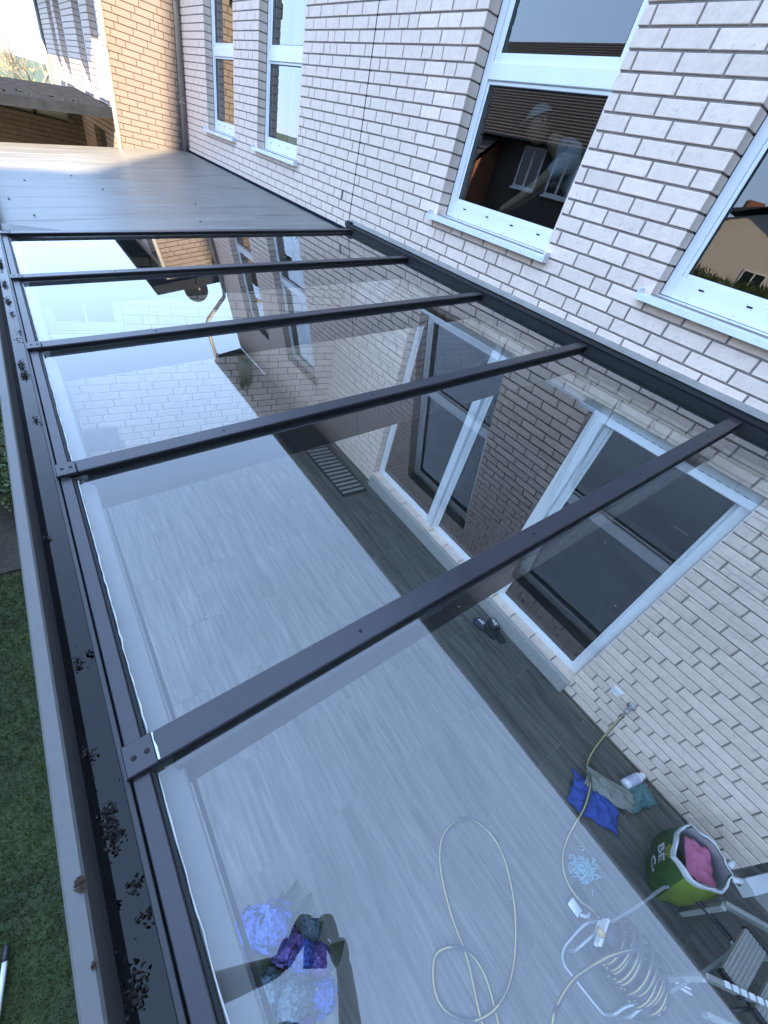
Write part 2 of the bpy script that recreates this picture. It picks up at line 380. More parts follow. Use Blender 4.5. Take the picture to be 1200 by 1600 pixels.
# eaves, gutter and roof
mb().box((-.58, -9.1, 6.43), (-.001, 9.0, 6.46)).build('soffit', 'soffit', house)
mb().box((-.61, -9.1, 6.40), (-.585, 9.0, 6.63)).build('fascia', 'cladding', house)
g = mb(); pr = [(-.615 - .06 + .06 * math.cos(t), 6.60 + .06 * math.sin(t)) for t in [math.pi * k / 8 for k in range(8, 17)]]
for (xa, za), (xb, zb_) in zip(pr, pr[1:]): g.add([(xa, -9.15, za), (xb, -9.15, zb_), (xb, 9.05, zb_), (xa, 9.05, za)], [(0, 1, 2, 3)])
g.build('roof_gutter', 'zinc', house)
rf = mb()
for k in range(22):     # tiled slope, one lapped row after another
    x = -.66 + k * .29; z = 6.65 + k * .19
    rf.add([(x, -9.2, z), (x + .33, -9.2, z + .19), (x + .33, 9.1, z + .19), (x, 9.1, z), (x, -9.2, z - .03), (x, 9.1, z - .03)], [(0, 1, 2, 3), (0, 3, 5, 4)])
o = rf.build('roof', 'tile', house)
# downpipe at the inner corner
dpipe = tag(mb().tube([(-.06, 8.90, 2.42), (-.06, 8.90, 5.0), (-.09, 8.90, 5.12), (-.58, 8.92, 5.52), (-.67, 8.92, 5.65), (-.675, 8.92, 6.6)], .042, 12).build('downpipe', 'zinc', None, True),
    'grey zinc downpipe in the corner between the pale wall and the cream brick wall', 'downpipe')
for z in (3.15, 4.6):
    mb().lathe((-.06, 8.90, z), [(.043, 0), (.050, .004), (.050, .03), (.043, .034)], 14).build('pipe_clip', 'zinc', dpipe)

def window(parent, F, y0, y1, z0, z1, x=.11, transom=None, sill=True, rail=.11, vent=True, fw=.062, panes=True, name='window', glass='pane'):
    """F places the wall; frame set x behind the brick face"""
    e = .012
    fr = mb(); d = .07
    fr.box((x, y0 - e, z0), (x + d, y0 + fw, z1 + e), .004, F); fr.box((x, y1 - fw, z0), (x + d, y1 + e, z1 + e), .004, F)
    fr.box((x + .002, y0 + fw, z1 - fw), (x + d, y1 - fw, z1 + e), .004, F); fr.box((x - .003, y0 + fw - .001, z0), (x + d, y1 - fw + .001, z0 + rail), .004, F)
    if transom: fr.box((x - .002, y0 + fw, transom - .045), (x + d, y1 - fw, transom + .045), .004, F)
    w = fr.build(name, 'pvc', parent)
    # slim step of the sash round each pane
    zs = [(z0 + rail, (transom - .045) if transom else z1 - fw)] + ([(transom + .045, z1 - fw)] if transom else [])
    for i, (a, b) in enumerate(zs):
        sw = .022 if i == 0 else .05
        s = mb(); xa, xb = x + .012, x + .06
        s.box((xa, y0 + fw, a), (xb, y0 + fw + sw, b), .003, F); s.box((xa, y1 - fw - sw, a), (xb, y1 - fw, b), .003, F)
        s.box((xa + .001, y0 + fw + sw, a), (xb, y1 - fw - sw, a + sw), .003, F); s.box((xa + .001, y0 + fw + sw, b - sw), (xb, y1 - fw - sw, b), .003, F)
        s.build('sash', 'pvc', w)
        s = mb(); q = sw - .004
        for A, B in (((xa + .004, y0 + fw + q, a + q), (xa + .012, y0 + fw + q + .008, b - q)), ((xa + .004, y1 - fw - q - .008, a + q), (xa + .012, y1 - fw - q, b - q)),
                     ((xa + .005, y0 + fw + q, a + q), (xa + .012, y1 - fw - q, a + q + .008)), ((xa + .005, y0 + fw + q, b - q - .008), (xa + .012, y1 - fw - q, b - q))): s.box(A, B, None, F)
        s.build('glazing_seal', 'rubber', w)
        if panes: mb().box((x + .030, y0 + fw + 2 * e - .004, a + .01), (x + .036, y1 - fw - .02, b - .01), None, F).build('pane', glass, w)
    if vent:
        s = mb()
        for k in range(4):
            yy = y0 + fw + (y1 - y0 - 2 * fw) * (k + .4) / 4
            s.box((x - .0055, yy, z0 + rail - .035), (x - .002, yy + .03, z0 + rail - .027), None, F)
            s.lathe(F @ Vector((x - .004, yy + .06, z0 + .02)), [(.004, -.001), (.004, .001)], 6, F.to_3x3() @ Vector((1, 0, 0)))
        s.build('drain_slot', 'rubber', w)
    if sill:
        s = mb(); a, b = y0 - .045, y1 + .045
        s.add([F @ Vector(p) for p in ((-.055, a, z0 - .022), (x, a, z0 - .002), (x, b, z0 - .002), (-.055, b, z0 - .022), (-.055, a, z0 - .052), (-.055, b, z0 - .052), (-.050, a, z0 - .052), (-.050, b, z0 - .052), (-.05, a, z0 - .026), (-.05, b, z0 - .026), (x, a, z0 - .008), (x, b, z0 - .008))],
              [(0, 1, 2, 3), (4, 0, 3, 5), (6, 4, 5, 7), (8, 6, 7, 9), (10, 8, 9, 11)])
        s.box((-.057, a - .012, z0 - .054), (.0, a, z0 + .010), .002, F); s.box((-.057, b, z0 - .054), (.0, b + .012, z0 + .010), .002, F)
        s.build('sill', 'sill', w)
    # dark joint between frame and brick
    for ya_, yb_ in ((y1 - .004, y1 + .010), (y0 - .010, y0 + .004)): mb().box((x - .004, ya_, z0), (x + .002, yb_, z1), None, F).build('frame_seal', 'rubber', w)
    return w
for a, b in UP: window(house, FM, YA(a), YA(b), 2.955, 5.25, .11, 3.84)
# room-high glazing below the glass roof, three lights side by side
LT = [(-1.295, -.275), (-.265, .775), (.785, 1.862)]
for a, b in LT:
    window(house, FM, YA(a), YA(b), GO[2], GO[3], .085, None, False, .06, False, .07, glass='lowpane')
for y in (-.27, .78):      # shutter rails stand proud of the mullions
    mb().box((.035, y - .035, GO[2] - .03), (.083, y + .035, GO[3] - .002), .004).build('shutter_rail', 'pvc', house)
mb().box((.04, GO[0] + .001, 2.155), (.082, -.31, 2.272), .005).build('shutter_box', 'pvc', house)
s = mb()
for k in range(17):
    y = -1.24 + k * .053; s.box((.0385, y, 2.21), (.0405, y + .03, 2.213))
s.build('vent_slot', 'rubber', house)
tag(mb().box((-.045, -1.31, -.02), (.08, 1.86, .150), .006).build('door_step', 'concrete'), 'long grey concrete step under the ground floor glazing', 'step')
# curtains and a sofa inside
c = mb(); n = 60
for i in range(n):
    y = 4.7 + i * .017; x = .42 + .03 * math.sin(i * 1.1); y2 = y + .017; x2 = .42 + .03 * math.sin((i + 1) * 1.1)
    c.add([(x, y, 2.74), (x2, y2, 2.74), (x2, y2, 5.1), (x, y, 5.1)], [(0, 1, 2, 3)])
tag(c.build('net_curtain', 'curtain', None, True), 'pale net curtain hanging inside the upper window third from the near corner', 'curtain')
M['bluefab'] = mat('blue_fabric', (.09, .14, .24), .9, var=.1, scale=6)
sf = empty('sofa', (1.0, -.8, .1), 'blue grey sofa standing behind the right ground floor pane', 'sofa')
mb().box((.75, -1.6, .16), (1.6, .1, .48), .06).build('seat', 'bluefab', sf, True); mb().box((.5, -1.6, .16), (.74, .1, .85), .08).build('backrest', 'bluefab', sf, True)
for yy in (-1.75, .11): mb().box((.5, yy, .16), (1.6, yy + .14, .62), .05).build('armrest', 'bluefab', sf, True)

# wall profile and flashing where the roofs meet the wall
fl = empty('roof_flashing', (0, 0, 2.6), 'black rubber and grey metal flashing where the glass roof meets the wall', 'flashing')
mb().box((-.085, -2.95, 2.42), (-.001, 3.16, 2.580), .004).build('wall_profile', 'rubber', fl)
mb().tube([(-.070, -2.95, 2.588), (-.070, 3.16, 2.588)], .018, 10).build('rubber_seal', 'rubber', fl, True)
mb().box((-.042, -2.95, 2.5805), (-.0012, 3.16, 2.612), .002).build('upper_seal', 'rubber', fl)
o = mb().add([(-.046, -2.95, 2.6125), (-.0005, -2.95, 2.640), (-.0005, 3.2, 2.640), (-.046, 3.2, 2.6125)], [(0, 1, 2, 3)]).build('cover_strip', 'zinc', fl)
o = mb().box((-.035, 3.26, 2.50), (-.001, 8.99, 2.548), .004).build('sheet_flashing', 'cladding', fl)
mb().tube([(-.05, 3.10, 2.597), (-.05, 3.19, 2.597)], .032, 10).build('seal_end', 'rubber', fl, True)

# ================================================================ glass roof
SL = math.atan2(2.577 - 2.196, 3.02 - .06)
RM = Matrix.Translation((-.06, 0, 2.577)) @ Matrix.Rotation(-SL, 4, 'Y')
LR = 2.985
roof = empty('glass_patio_roof', (-1.5, 0, 2.3), 'dark framed glass patio roof with clear panes sloping down to a gutter', 'patio roof')
YR = [3.085 - .998 * k for k in range(5)] + [-2.16, -2.93]
for k, y in enumerate(YR):
    r_ = mb().box((-LR + .075, y - .080, -.172), (-.035, y + .016, -.037), .003, RM).build('rafter', 'alu_side', roof)
    mb().box((-LR + .058, y - .063, -.010), (.0, y, .0), .0022, RM).build('rafter_cap', 'alu', r_)
    mb().box((-LR + .03, y - .058, -.0255), (-.002, y - .005, -.0105), None, RM).build('gasket', 'rubber', r_)
    e_ = mb().box((-LR, y - .064, -.0115), (-LR + .0565, y + .001, .0015), .0022, RM)
    e_.box((-LR - .002, y - .064, -.028), (-LR + .0, y + .001, .0), None, RM); e_.build('end_cap', 'alu', r_)
    s = mb()
    for xx in (.018, .042): s.lathe(RM @ Vector((-LR + xx, y - .032, .0014)), [(.0, .0022), (.003, .0022), (.0055, .001), (.0055, 0)], 8, RM.to_3x3() @ Vector((0, 0, 1)))
    for xx in (.55, 1.25, 1.95, 2.6): s.lathe(RM @ Vector((-LR + xx, y - .032, -.0001)), [(.0, .002), (.003, .002), (.0048, .001), (.0048, 0)], 8, RM.to_3x3() @ Vector((0, 0, 1)))
    s.build('screw', 'rubber', r_)
for a, b in zip(YR, YR[1:]):
    p = mb().box((-LR + .045, b - .0305, -.0345), (-.012, a - .0325, -.0265), None, RM).build('glass_pane', 'glass', roof)
    # pane holder at the lower edge, slightly uneven bead of silicone
    h_ = mb().box((-LR + .004, b + .002, -.032), (-LR + .036, a - .066, -.014), .002, RM)
    h_.box((-LR + .002, b + .002, -.06), (-LR + .010, a - .066, -.0325), None, RM); h_.build('pane_holder', 'alu', roof)
    g_ = mb().box((-LR + .037, b + .002, -.026), (-LR + .043, a - .066, -.018), None, RM).build('lower_seal', 'rubber', roof)
    pts = [RM @ Vector((-LR + .0465 + random.uniform(-.0015, .002), b + .01 + (a - b - .09) * i / 40, -.0255)) for i in range(41)]
    mb().tube(pts, [random.uniform(.0012, .0028) for _ in pts], 6).build('silicone_bead', 'silicone', roof, True)
mb().box((-3.018, -2.98, 1.96), (-2.925, 3.16, 2.150), .004).build('front_beam', 'alu_rim', roof)
mb().box((-2.921, -2.98, 2.07), (-2.913, 3.16, 2.12)).build('inner_rail', 'rubber', roof)
for y in (3.04, -2.9): mb().box((-3.01, y - .05, -.02), (-2.93, y + .05, 1.955), .004).build('post', 'alu_side', roof)
gt = empty('roof_gutter', (-3.07, 3, 2.05), 'weathered grey box gutter with dark water along the lower edge of the glass roof', 'gutter')
mb().box((-3.128, -5, 1.99), (-3.098, 9.2, 2.232), .004).build('outer_rim', 'alu_rim', gt)
mb().box((-3.097, -5, 1.99), (-3.030, 9.2, 2.0)).build('gutter_bottom', 'rubber', gt)
mb().box((-3.031, -5, 1.985), (-3.0185, 9.2, 2.165), .002).build('inner_wall', 'alu_side', gt)
M['water'] = glassmat('gutter_water', 1.33, .6, (.10, .10, .11))
wt = tag(mb().add([(-3.0978, -5, 2.103), (-3.0315, -5, 2.103), (-3.0315, 9.2, 2.103), (-3.0978, 9.2, 2.103)], [(0, 1, 2, 3)]).build('gutter_water', 'water'), 'still dark rainwater standing in the roof gutter', None, None, 'structure')
# rotting leaves and moss in the gutter
M['litter'] = mat('wet_leaf_litter', (.022, .017, .013), .55, var=.5, scale=60)
M['deadleaf'] = mat('dead_leaf', (.05, .022, .012), .75, var=.4, scale=80)
lt = mb()
def flake(m_, c, r, z=0, th=.6):
    a0 = random.uniform(0, 6.28); n = 7; c = Vector(c)
    nrm = Vector((random.uniform(-th, th), random.uniform(-th, th), 1)).normalized(); q = nrm.to_track_quat('Z', 'Y').to_matrix()
    v = [c] + [c + q @ Vector((math.cos(a0 + 6.283 * k / n) * r * random.uniform(.5, 1.1), math.sin(a0 + 6.283 * k / n) * r * random.uniform(.35, .8), random.uniform(-.2, .2) * r)) for k in range(n)]
    m_.add(v, [(0, k + 1, (k + 1) % n + 1) for k in range(n)])
clumps = [(-.98, .020, 60, .6), (-1.02, .026, 90, .55), (-.62, .016, 30, .6), (-.60, .010, 14, .1), (-1.25, .025, 80, .7), (-1.33, .02, 50, .5), (-1.42, .03, 90, .6), (.95, .03, 160, .4), (1.05, .04, 120, .5), (1.35, .012, 20, .3), (1.45, .02, 26, .1), (1.7, .03, 50, .4), (1.9, .05, 120, .5), (2.2, .06, 150, .5), (2.6, .10, 260, .5), (3.2, .3, 500, .5), (4.2, .5, 500, .5), (.55, .02, 40, .3), (-.15, .01, 16, .8), (-.85, .012, 20, .75), (-1.12, .012, 26, .25), (-1.17, .010, 20, .15), (-.5, .4, 90, .85), (-1.2, .3, 130, .9)]
for y, sp, n, cx in clumps:
    for _ in range(int(n * (1.1 if sp < .3 else .2))):
        yy = random.gauss(y, sp * (.55 if sp < .3 else 1)); xx = -3.034 - .060 * min(1, max(0, random.gauss(cx, .11 if sp < .3 else .35)))
        flake(lt, (xx, yy, 2.104 + random.uniform(0, .012 if sp < .3 else .003)), random.uniform(.002, .0055 if sp < .3 else .003), th=.9)
tag(lt.build('leaf_litter', 'litter'), 'dark rotting leaves and moss lying in the gutter water', 'leaf litter', kind='stuff')
for (x, y, z, r, lb) in ((-3.104, -1.10, 2.236, .013, 'curled brown dead leaf on the gutter rim beside the nearest rafter'), (-3.101, -1.205, 2.235, .007, 'small brown dead leaf on the gutter rim further toward the camera')):
    l = mb()
    for k in range(5): flake(l, (x + random.uniform(-.4, .4) * r, y + random.uniform(-.6, .6) * r, z + .004 * k / 2), r * .75, th=1.0)
    tag(l.build('dead_leaf', 'deadleaf'), lb, 'leaf', 'dead leaves on the gutter rim')

# ================================================================ garden room behind the glass roof
ext = empty('garden_room', (-1.5, 3.17, 0), 'single storey extension with white brick end wall and grey sheet metal roof', 'extension')
FE = Matrix(((0, -1, 0, -.002), (1, 0, 0, 3.17), (0, 0, 1, 0), (0, 0, 0, 1)))
ext.location = (-1.5, 3.17, 0)
brick_wall(ext, FE, 2.97, 0, 2.16, [(2.32, 2.90, 1.44, 2.10)], 'brick', depth=.10, seed=11)
window(ext, FE, 2.32, 2.90, 1.44, 2.10, .05, None, True, .05, False, .045)
mb().box((.055, 2.60, 1.49), (.085, 2.615, 2.05), None, FE).box((.056, 2.36, 1.76), (.084, 2.86, 1.775), None, FE).build('glazing_bar', 'pvc', ext)
mb().box((-3.0, 3.11, 2.165), (-.09, 3.30, 2.2)).build('head_plate', 'alu_side', ext)
s_ = .155; mz = lambda x: 2.525 + s_ * x
y = 3.10; i = 0
while y < 8.98:
    y2 = min(y + .49, 8.985); p = mb(); x0, x1 = -3.04, -.036
    dz = .0
    p.add([(x0, y, mz(x0)), (x1, y, mz(x1)), (x1, y2 - .06, mz(x1)), (x0, y2 - .06, mz(x0)), (x0, y2 - .03, mz(x0) + .0035), (x1, y2 - .03, mz(x1) + .0035), (x1, y2, mz(x1)), (x0, y2, mz(x0)), (x0, y, mz(x0) - .05), (x0, y2, mz(x0) - .05), (x1, y, mz(x1) - .05)],
          [(0, 1, 2, 3), (3, 2, 5, 4), (4, 5, 6, 7), (8, 0, 3, 4, 7, 9), (8, 10, 1, 0)])
    p.build('roof_sheet', 'roofmetal', ext); y = y2; i += 1
mb().box((-3.03, 3.36, -.02), (-2.83, 8.98, 2.0)).build('side_wall', 'brick_cream', ext)
mb().box((-2.8, 8.7, -.02), (-.4, 8.98, 2.04)).build('back_wall', 'room', ext)
db = mb()
for x, y, r in ((-1.99, 3.22, .020), (-1.93, 3.225, .010), (-1.88, 3.23, .012), (-1.72, 3.21, .014), (-1.86, 3.36, .012), (-1.79, 3.30, .008), (-2.05, 3.20, .007), (-1.2, 4.6, .012), (-2.5, 3.5, .008), (-2.75, 4.2, .01), (-2.7, 5.9, .013), (-2.0, 5.4, .011), (-2.9, 4.9, .012), (-1.4, 3.8, .008), (-2.2, 6.2, .014), (-1.0, 3.6, .007)):
    for _ in range(5): flake(db, (x + random.uniform(-.5, .5) * r, y + random.uniform(-.5, .5) * r, mz(x) + .004 + random.uniform(0, .01)), r, th=.7)
tag(db.build('moss_crumbs', 'litter'), 'dark moss crumbs scattered on the sheet metal roof', 'moss', kind='stuff')

# ================================================================ patio floor
pf = tag(mb().box((-3.18, -6, -.06), (-.001, 3.168, -.004)).box((0.0, -6, -.06), (3, -2.802, -.004)).build('patio_floor', 'grout'), kind='structure')
tiles = {}
for ix in range(-11, 10):
    xa = -.10 + ix * .315 + .0; xb = xa + .3115
    off = .585 if ix % 2 else 0
    for iy in range(-7, 5):
        ya = -.41 + off + iy * 1.17 - 1.17 * 0; yb = ya + 1.1665
        x0, x1, y0, y1 = max(xa, -3.175), min(xb, 3), max(ya, -6), min(yb, 3.165)
        if x1 > -.002 and y1 > -2.805:
            if x0 >= -.002: y1 = min(y1, -2.805)
            else: x1 = -.004
        if x1 - x0 < .02 or y1 - y0 < .02: continue
        k = (round(x1 - x0, 3), round(y1 - y0, 3))
        if k not in tiles:
            m_ = mb().box((0, 0, -.02), (k[0], k[1], 0), .0012); me = bpy.data.meshes.new('floor_tile'); me.from_pydata(m_.v, [], m_.f); me.materials.append(M['plank']); tiles[k] = me
        o = bpy.data.objects.new('floor_tile', tiles[k]); COL.objects.link(o); o.parent = pf; o.location = (x0, y0, random.uniform(-.0006, .0006))
gr = tag(mb().box((-.50, 1.74, .0015), (-.13, 3.10, .010), .002).build('drain_grate', 'alu_side'), 'dark rectangular floor grate beside the concrete step and the end wall', 'grate')
for k in range(17): mb().box((-.475, 1.78 + k * .078, .0105), (-.155, 1.78 + k * .078 + .045, .016), .002).build('grate_bar', 'zinc', gr)

# ================================================================ neighbouring terrace house (steps forward beyond the corner)
h2 = empty('terrace_house', (-1, 12, 0), 'neighbouring flat roofed brick house with a sunlit cream end wall', 'house')
FO = Matrix(((0, -1, 0, -.002), (1, 0, 0, 9.0), (0, 0, 1, 0), (0, 0, 0, 1)))
brick_wall(h2, FO, 1.079, 2.2, 4.62, [], 'brick_cream', mort='mortar_brown', seed=21)
FF = Matrix.Translation((-1.08, 9.11, 0))
w2 = [(.45, 1.22, 2.97, 4.4), (1.95, 2.74, 2.97, 4.4), (4.3, 5.22, 2.97, 4.4), (5.65, 6.3, 2.97, 4.4)]
brick_wall(h2, FF, 8.1, 0, 4.62, w2 + [(1.35, 2.55, 0, 2.47)], 'brick', limit=60, seed=22)
for a, b, c, d in w2: window(h2, FF, a, b, c, d, .11, None, True, .08, False)
mb().box((.10, 1.36, .0), (.14, 2.54, 2.46), None, FF).build('door', 'alu_rim', h2)
mb().box((-1.45, 8.93, 4.63), (6.8, 17.4, 4.82), .01).build('roof', 'cladding', h2)
mb().box((-1.07, 17.1, 0), (6.7, 17.3, 4.62)).box((6.5, 9.3, 0), (6.7, 17.1, 4.62)).build('outer_wall', 'brick_cream', h2)
mb().box((1.9, 9.3, 0), (2.0, 17.1, 4.6)).box((-.77, 9.3, 2.5), (1.9, 17.1, 2.7)).build('room_wall', 'room', h2)
cp_ = tag(mb().tube([(-1.13, 8.93, .1), (-1.13, 8.93, 4.55)], .038, 12).build('downpipe', 'zinc', None, True), 'grey downpipe on the outer corner of the sunlit cream brick wall', 'downpipe')
mb().lathe((-1.13, 8.93, 3.55), [(.039, 0), (.046, .004), (.046, .03), (.039, .034)], 14).build('pipe_clip', 'zinc', cp_)
tag(mb().tube([(-1.12, 17.15, .1), (-1.12, 17.15, 4.6)], .04, 8).build('downpipe', 'zinc', None, True), 'thin downpipe at the far end of the neighbouring wall, against the sky', 'downpipe')
ds = empty('satellite_dish', (-.62, 9.15, 4.82), 'dark satellite dish on a short mast above the cream brick wall', 'satellite dish')
mb().tube([(-.62, 9.25, 4.75), (-.62, 9.25, 5.0)], .02, 8).build('mast', 'zinc', ds, True)
mb().lathe((-.62, 9.05, 4.90), [(.0, .06), (.12, .05), (.2, .025), (.25, 0), (.255, -.004), (.2, .018), (.12, .04), (0, .05)], 24, (0, 1, .25)).build('dish', 'cladding', ds, True)
mb().tube([(-.62, 9.1, 4.72), (-.62, 8.72, 4.78)], .01, 6).lathe((-.62, 8.70, 4.78), [(0, -.03), (.02, -.03), (.025, .03), (0, .03)], 8, (0, 1, .2)).build('arm', 'zinc', ds)

# carport canopy and brick wall in the neighbour's yard
cpt = empty('carport', (-3, 11, 2.8), 'dark ribbed carport canopy attached to the neighbouring brick wall', 'carport')
def canopy_z(x, y): return 2.81 + (x + 1.08) * .115 + (y - 9.3) * .012
o = mb().add([(-9, 9.3, canopy_z(-9, 9.3)), (-1.085, 9.3, canopy_z(-1.085, 9.3)), (-1.085, 13.3, canopy_z(-1.08, 13.3)), (-9, 13.3, canopy_z(-9, 13.3))], [(0, 1, 2, 3)]).build('roof_sheet', 'cladding', cpt)
for k in range(22):
    y = 9.36 + k * .18; m_ = mb()
    m_.add([(-9, y, canopy_z(-9, y)), (-1.09, y, canopy_z(-1.09, y)), (-1.09, y + .03, canopy_z(-1.09, y) + .035), (-9, y + .03, canopy_z(-9, y) + .035), (-1.09, y + .06, canopy_z(-1.09, y) + .035), (-9, y + .06, canopy_z(-9, y) + .035), (-1.09, y + .09, canopy_z(-1.09, y)), (-9, y + .09, canopy_z(-9, y))],
           [(0, 1, 2, 3), (3, 2, 4, 5), (5, 4, 6, 7)]); m_.build('roof_rib', 'cladding', cpt)
m_ = mb(); m_.add([(x, y, canopy_z(x, 9.3) + dz) for x in (-9, -1.085) for y in (9.22, 9.30) for dz in (-.10, .03)], [(0, 4, 5, 1), (2, 3, 7, 6), (0, 2, 6, 4), (1, 5, 7, 3), (4, 6, 7, 5)]).build('fascia_gutter', 'cladding', cpt)
for x in (-5, -8.6): mb().box((x - .05, 9.35, 0), (x + .05, 9.45, 2.2)).build('post', 'alu_side', cpt)
cr = mb()
for x, y in ((-2.2, 9.6), (-1.9, 9.8), (-2.5, 9.7), (-1.6, 9.5), (-2.3, 10.1), (-1.75, 9.45), (-2.7, 9.5)):
    for _ in range(5): flake(cr, (x + random.uniform(-.04, .04), y + random.uniform(-.02, .02), canopy_z(x, y) + .04), .03)
tag(cr.build('leaf_litter', 'litter'), 'dark leaves lying on the carport canopy', 'leaf litter', kind='stuff')
yw = empty('yard_wall', (-3, 13, 0), 'brown brick yard wall with frosted clerestory panes under the carport canopy', 'wall')
FY = Matrix(((0, -1, 0, -1.081), (1, 0, 0, 13.1), (0, 0, 1, 0), (0, 0, 0, 1)))
yo = [(.28, 1.45, 2.28, 2.57), (1.6, 3.6, 2.02, 2.44)]
M['brick_tan'] = mat('tan_brick', (.24, .20, .17), .9, var=.15, scale=12, objvar=.08)
brick_wall(yw, FY, 6.0, .8, 2.60, yo, 'brick_tan', limit=150, seed=31)
for a, b, c, d in yo:
    w_ = mb().box((.02, a - .05, c - .05), (.09, b + .05, c), None, FY).box((.02, a - .05, d), (.09, b + .05, d + .05), None, FY).box((.021, a - .05, c), (.089, a, d), None, FY).box((.021, b, c), (.089, b + .05, d), None, FY)
    if b - a < 1.5: w_.box((.022, (a + b) / 2 - .02, c), (.088, (a + b) / 2 + .02, d), None, FY)
    w_ = w_.build('window', 'rubber', yw); mb().box((.05, a, c), (.06, b, d), None, FY).build('pane', 'frost', w_)
tag(mb().tube([(-1.16, 12.95, 2.55), (-1.3, 12.9, 2.5), (-1.2, 12.8, 2.45), (-1.35, 12.85, 2.4), (-1.22, 12.8, 2.3)], .015, 6).build('cable_loop', 'black'), 'loose black cable loops hanging where the yard wall meets the carport', 'cable')
sheet('paved_yard', -9, 9.02, -1.2, 13, .0, 'concrete')

# bare tree beyond the yard
def bare_tree(x, y, h, seed, label, z0=0):
    rr = random.Random(seed); t = empty('bare_tree', (x, y, z0), label, 'tree')
    tr = mb(); tr.tube([(x, y, z0), (x + .05, y, z0 + h * .2), (x, y, z0 + h * .42)], [.16, .12, .09], 10).build('trunk', 'bark', t, True)
    c = mb(); col_ = [0]
    def br(p, d, l, r, dep):
        q = p + d * l * .5 + Vector((rr.uniform(-.04, .04), rr.uniform(-.04, .04), .02)) * l; e = q + (d + Vector((rr.uniform(-.2, .2), rr.uniform(-.2, .2), .12))).normalized() * l * .5
        c.tube([p, q, e], [r, r * .8, r * .6], 5 if dep < 3 else 3, False)
        if dep >= 6: return
        for _ in range(3 if dep < 5 else 4):
            nd = (d + Vector((rr.gauss(0, .5), rr.gauss(0, .5), rr.gauss(.12, .3)))).normalized()
            br(e if rr.random() < .6 else q, nd, l * rr.uniform(.6, .85), r * .58, dep + 1)
    for k in range(5):
        a = k * 1.26 + rr.random(); br(Vector((x, y, z0 + h * (.3 + .03 * k))), Vector((math.cos(a) * .6, math.sin(a) * .6, .8)).normalized(), h * .2, .05, 1)
    c.build('crown', 'bark', t)
bare_tree(-.75, 27, 4.4, 3, 'bare pale branched tree beyond the carport against the sky', .2)
for k, (x, y) in enumerate(((-3.2, 26), (-5.5, 27), (-1.8, 31))):
    b = mb()
    for _ in range(700):
        c = Vector((x + random.gauss(0, .9), y + random.gauss(0, .5), 1.2 + abs(random.gauss(0, .5)))); flake(b, c, .09, th=2)
    tag(b.build('garden_shrub', 'hedge' if k != 1 else 'leaf'), ['yellow green shrub beyond the carport canopy at the far left', 'dark green shrub far beyond the carport canopy', 'yellow green shrub at the foot of the bare tree'][k], 'shrub')

# ================================================================ houses across the garden (seen in the window panes)
def gable_roof(m_, x0, x1, y0, y1, ze, zr, rows, axis='y', F=None):
    """two tiled slopes with lapped rows; ridge runs along axis"""
    F = F or Matrix.Identity(4)
    for side in (0, 1):
        for k in range(rows):
            t0, t1 = k / rows, (k + 1.12) / rows
            if axis == 'y':
                xm = (x0 + x1) / 2; xe = x0 if side == 0 else x1
                xa, xb = xe + (xm - xe) * t0, xe + (xm - xe) * t1; za, zb_ = ze + (zr - ze) * t0 + .05, ze + (zr - ze) * t1
                v = [(xa, y0, za), (xa, y1, za), (xb, y1, zb_), (xb, y0, zb_), (xa, y0, za - .06), (xa, y1, za - .06)]
            else:
                ym = (y0 + y1) / 2; ye = y0 if side == 0 else y1
                ya, yb = ye + (ym - ye) * t0, ye + (ym - ye) * t1; za, zb_ = ze + (zr - ze) * t0 + .05, ze + (zr - ze) * t1
                v = [(x0, ya, za), (x1, ya, za), (x1, yb, zb_), (x0, yb, zb_), (x0, ya, za - .06), (x1, ya, za - .06)]
            m_.add([F @ Vector(p) for p in v], [(0, 1, 2, 3), (4, 5, 1, 0)])
    return m_
def prism(m_, x0, x1, y0, y1, z0, ze, zr, axis='y', F=None):
    F = F or Matrix.Identity(4); m_.box((x0, y0, z0), (x1, y1, ze), None, F)
    if axis == 'y': xm = (x0 + x1) / 2; v = [(x0, y0, ze), (x1, y0, ze), (xm, y0, zr), (x0, y1, ze), (x1, y1, ze), (xm, y1, zr)]
    else: ym = (y0 + y1) / 2; v = [(x0, y0, ze), (x0, y1, ze), (x0, ym, zr), (x1, y0, ze), (x1, y1, ze), (x1, ym, zr)]
    m_.add([F @ Vector(p) for p in v], [(0, 1, 2), (3, 5, 4)]); return m_
def far_window(parent, F, y, z, w, h, bars=True):
    f = mb(); t = .07
    f.box((-.02, y, z), (.06, y + t, z + h), None, F).box((-.02, y + w - t, z), (.06, y + w, z + h), None, F).box((-.021, y + t, z), (.06, y + w - t, z + t), None, F).box((-.021, y + t, z + h - t), (.06, y + w - t, z + h), None, F)
    if bars: f.box((-.018, y + w / 2 - .04, z + t), (.06, y + w / 2 + .04, z + h - t), None, F)
    f.box((-.08, y - .06, z - .06), (.05, y + w + .06, z - .001), None, F)
    f = f.build('window', 'pvc', parent); mb().box((.0, y + t, z + t), (.01, y + w - t, z + h - t), None, F).build('pane', 'darkpane', f)
M['darkpane'] = mat('dark_window_pane', (.015, .018, .02), .05, spec=.8)
FX = lambda x: Matrix(((-1, 0, 0, x), (0, -1, 0, 0), (0, 0, 1, 0), (0, 0, 0, 1)))     # faces +x; local y = -world y
hb = empty('brown_house', (-15, 14, 0), 'dark brown house with brown tiled roof and a red brick gable across the garden', 'house')
prism(mb(), -19.3, -11.2, 8, 22, 0, 4.85, 7.9).build('wall', 'brownwall', hb)
gable_roof(mb(), -19.9, -10.6, 7.6, 22.4, 4.70, 8.05, 34).build('roof', 'tile', hb)
for y in (11.0, 9.6): far_window(hb, FX(-11.19), -y, 3.55, .95, 1.1)
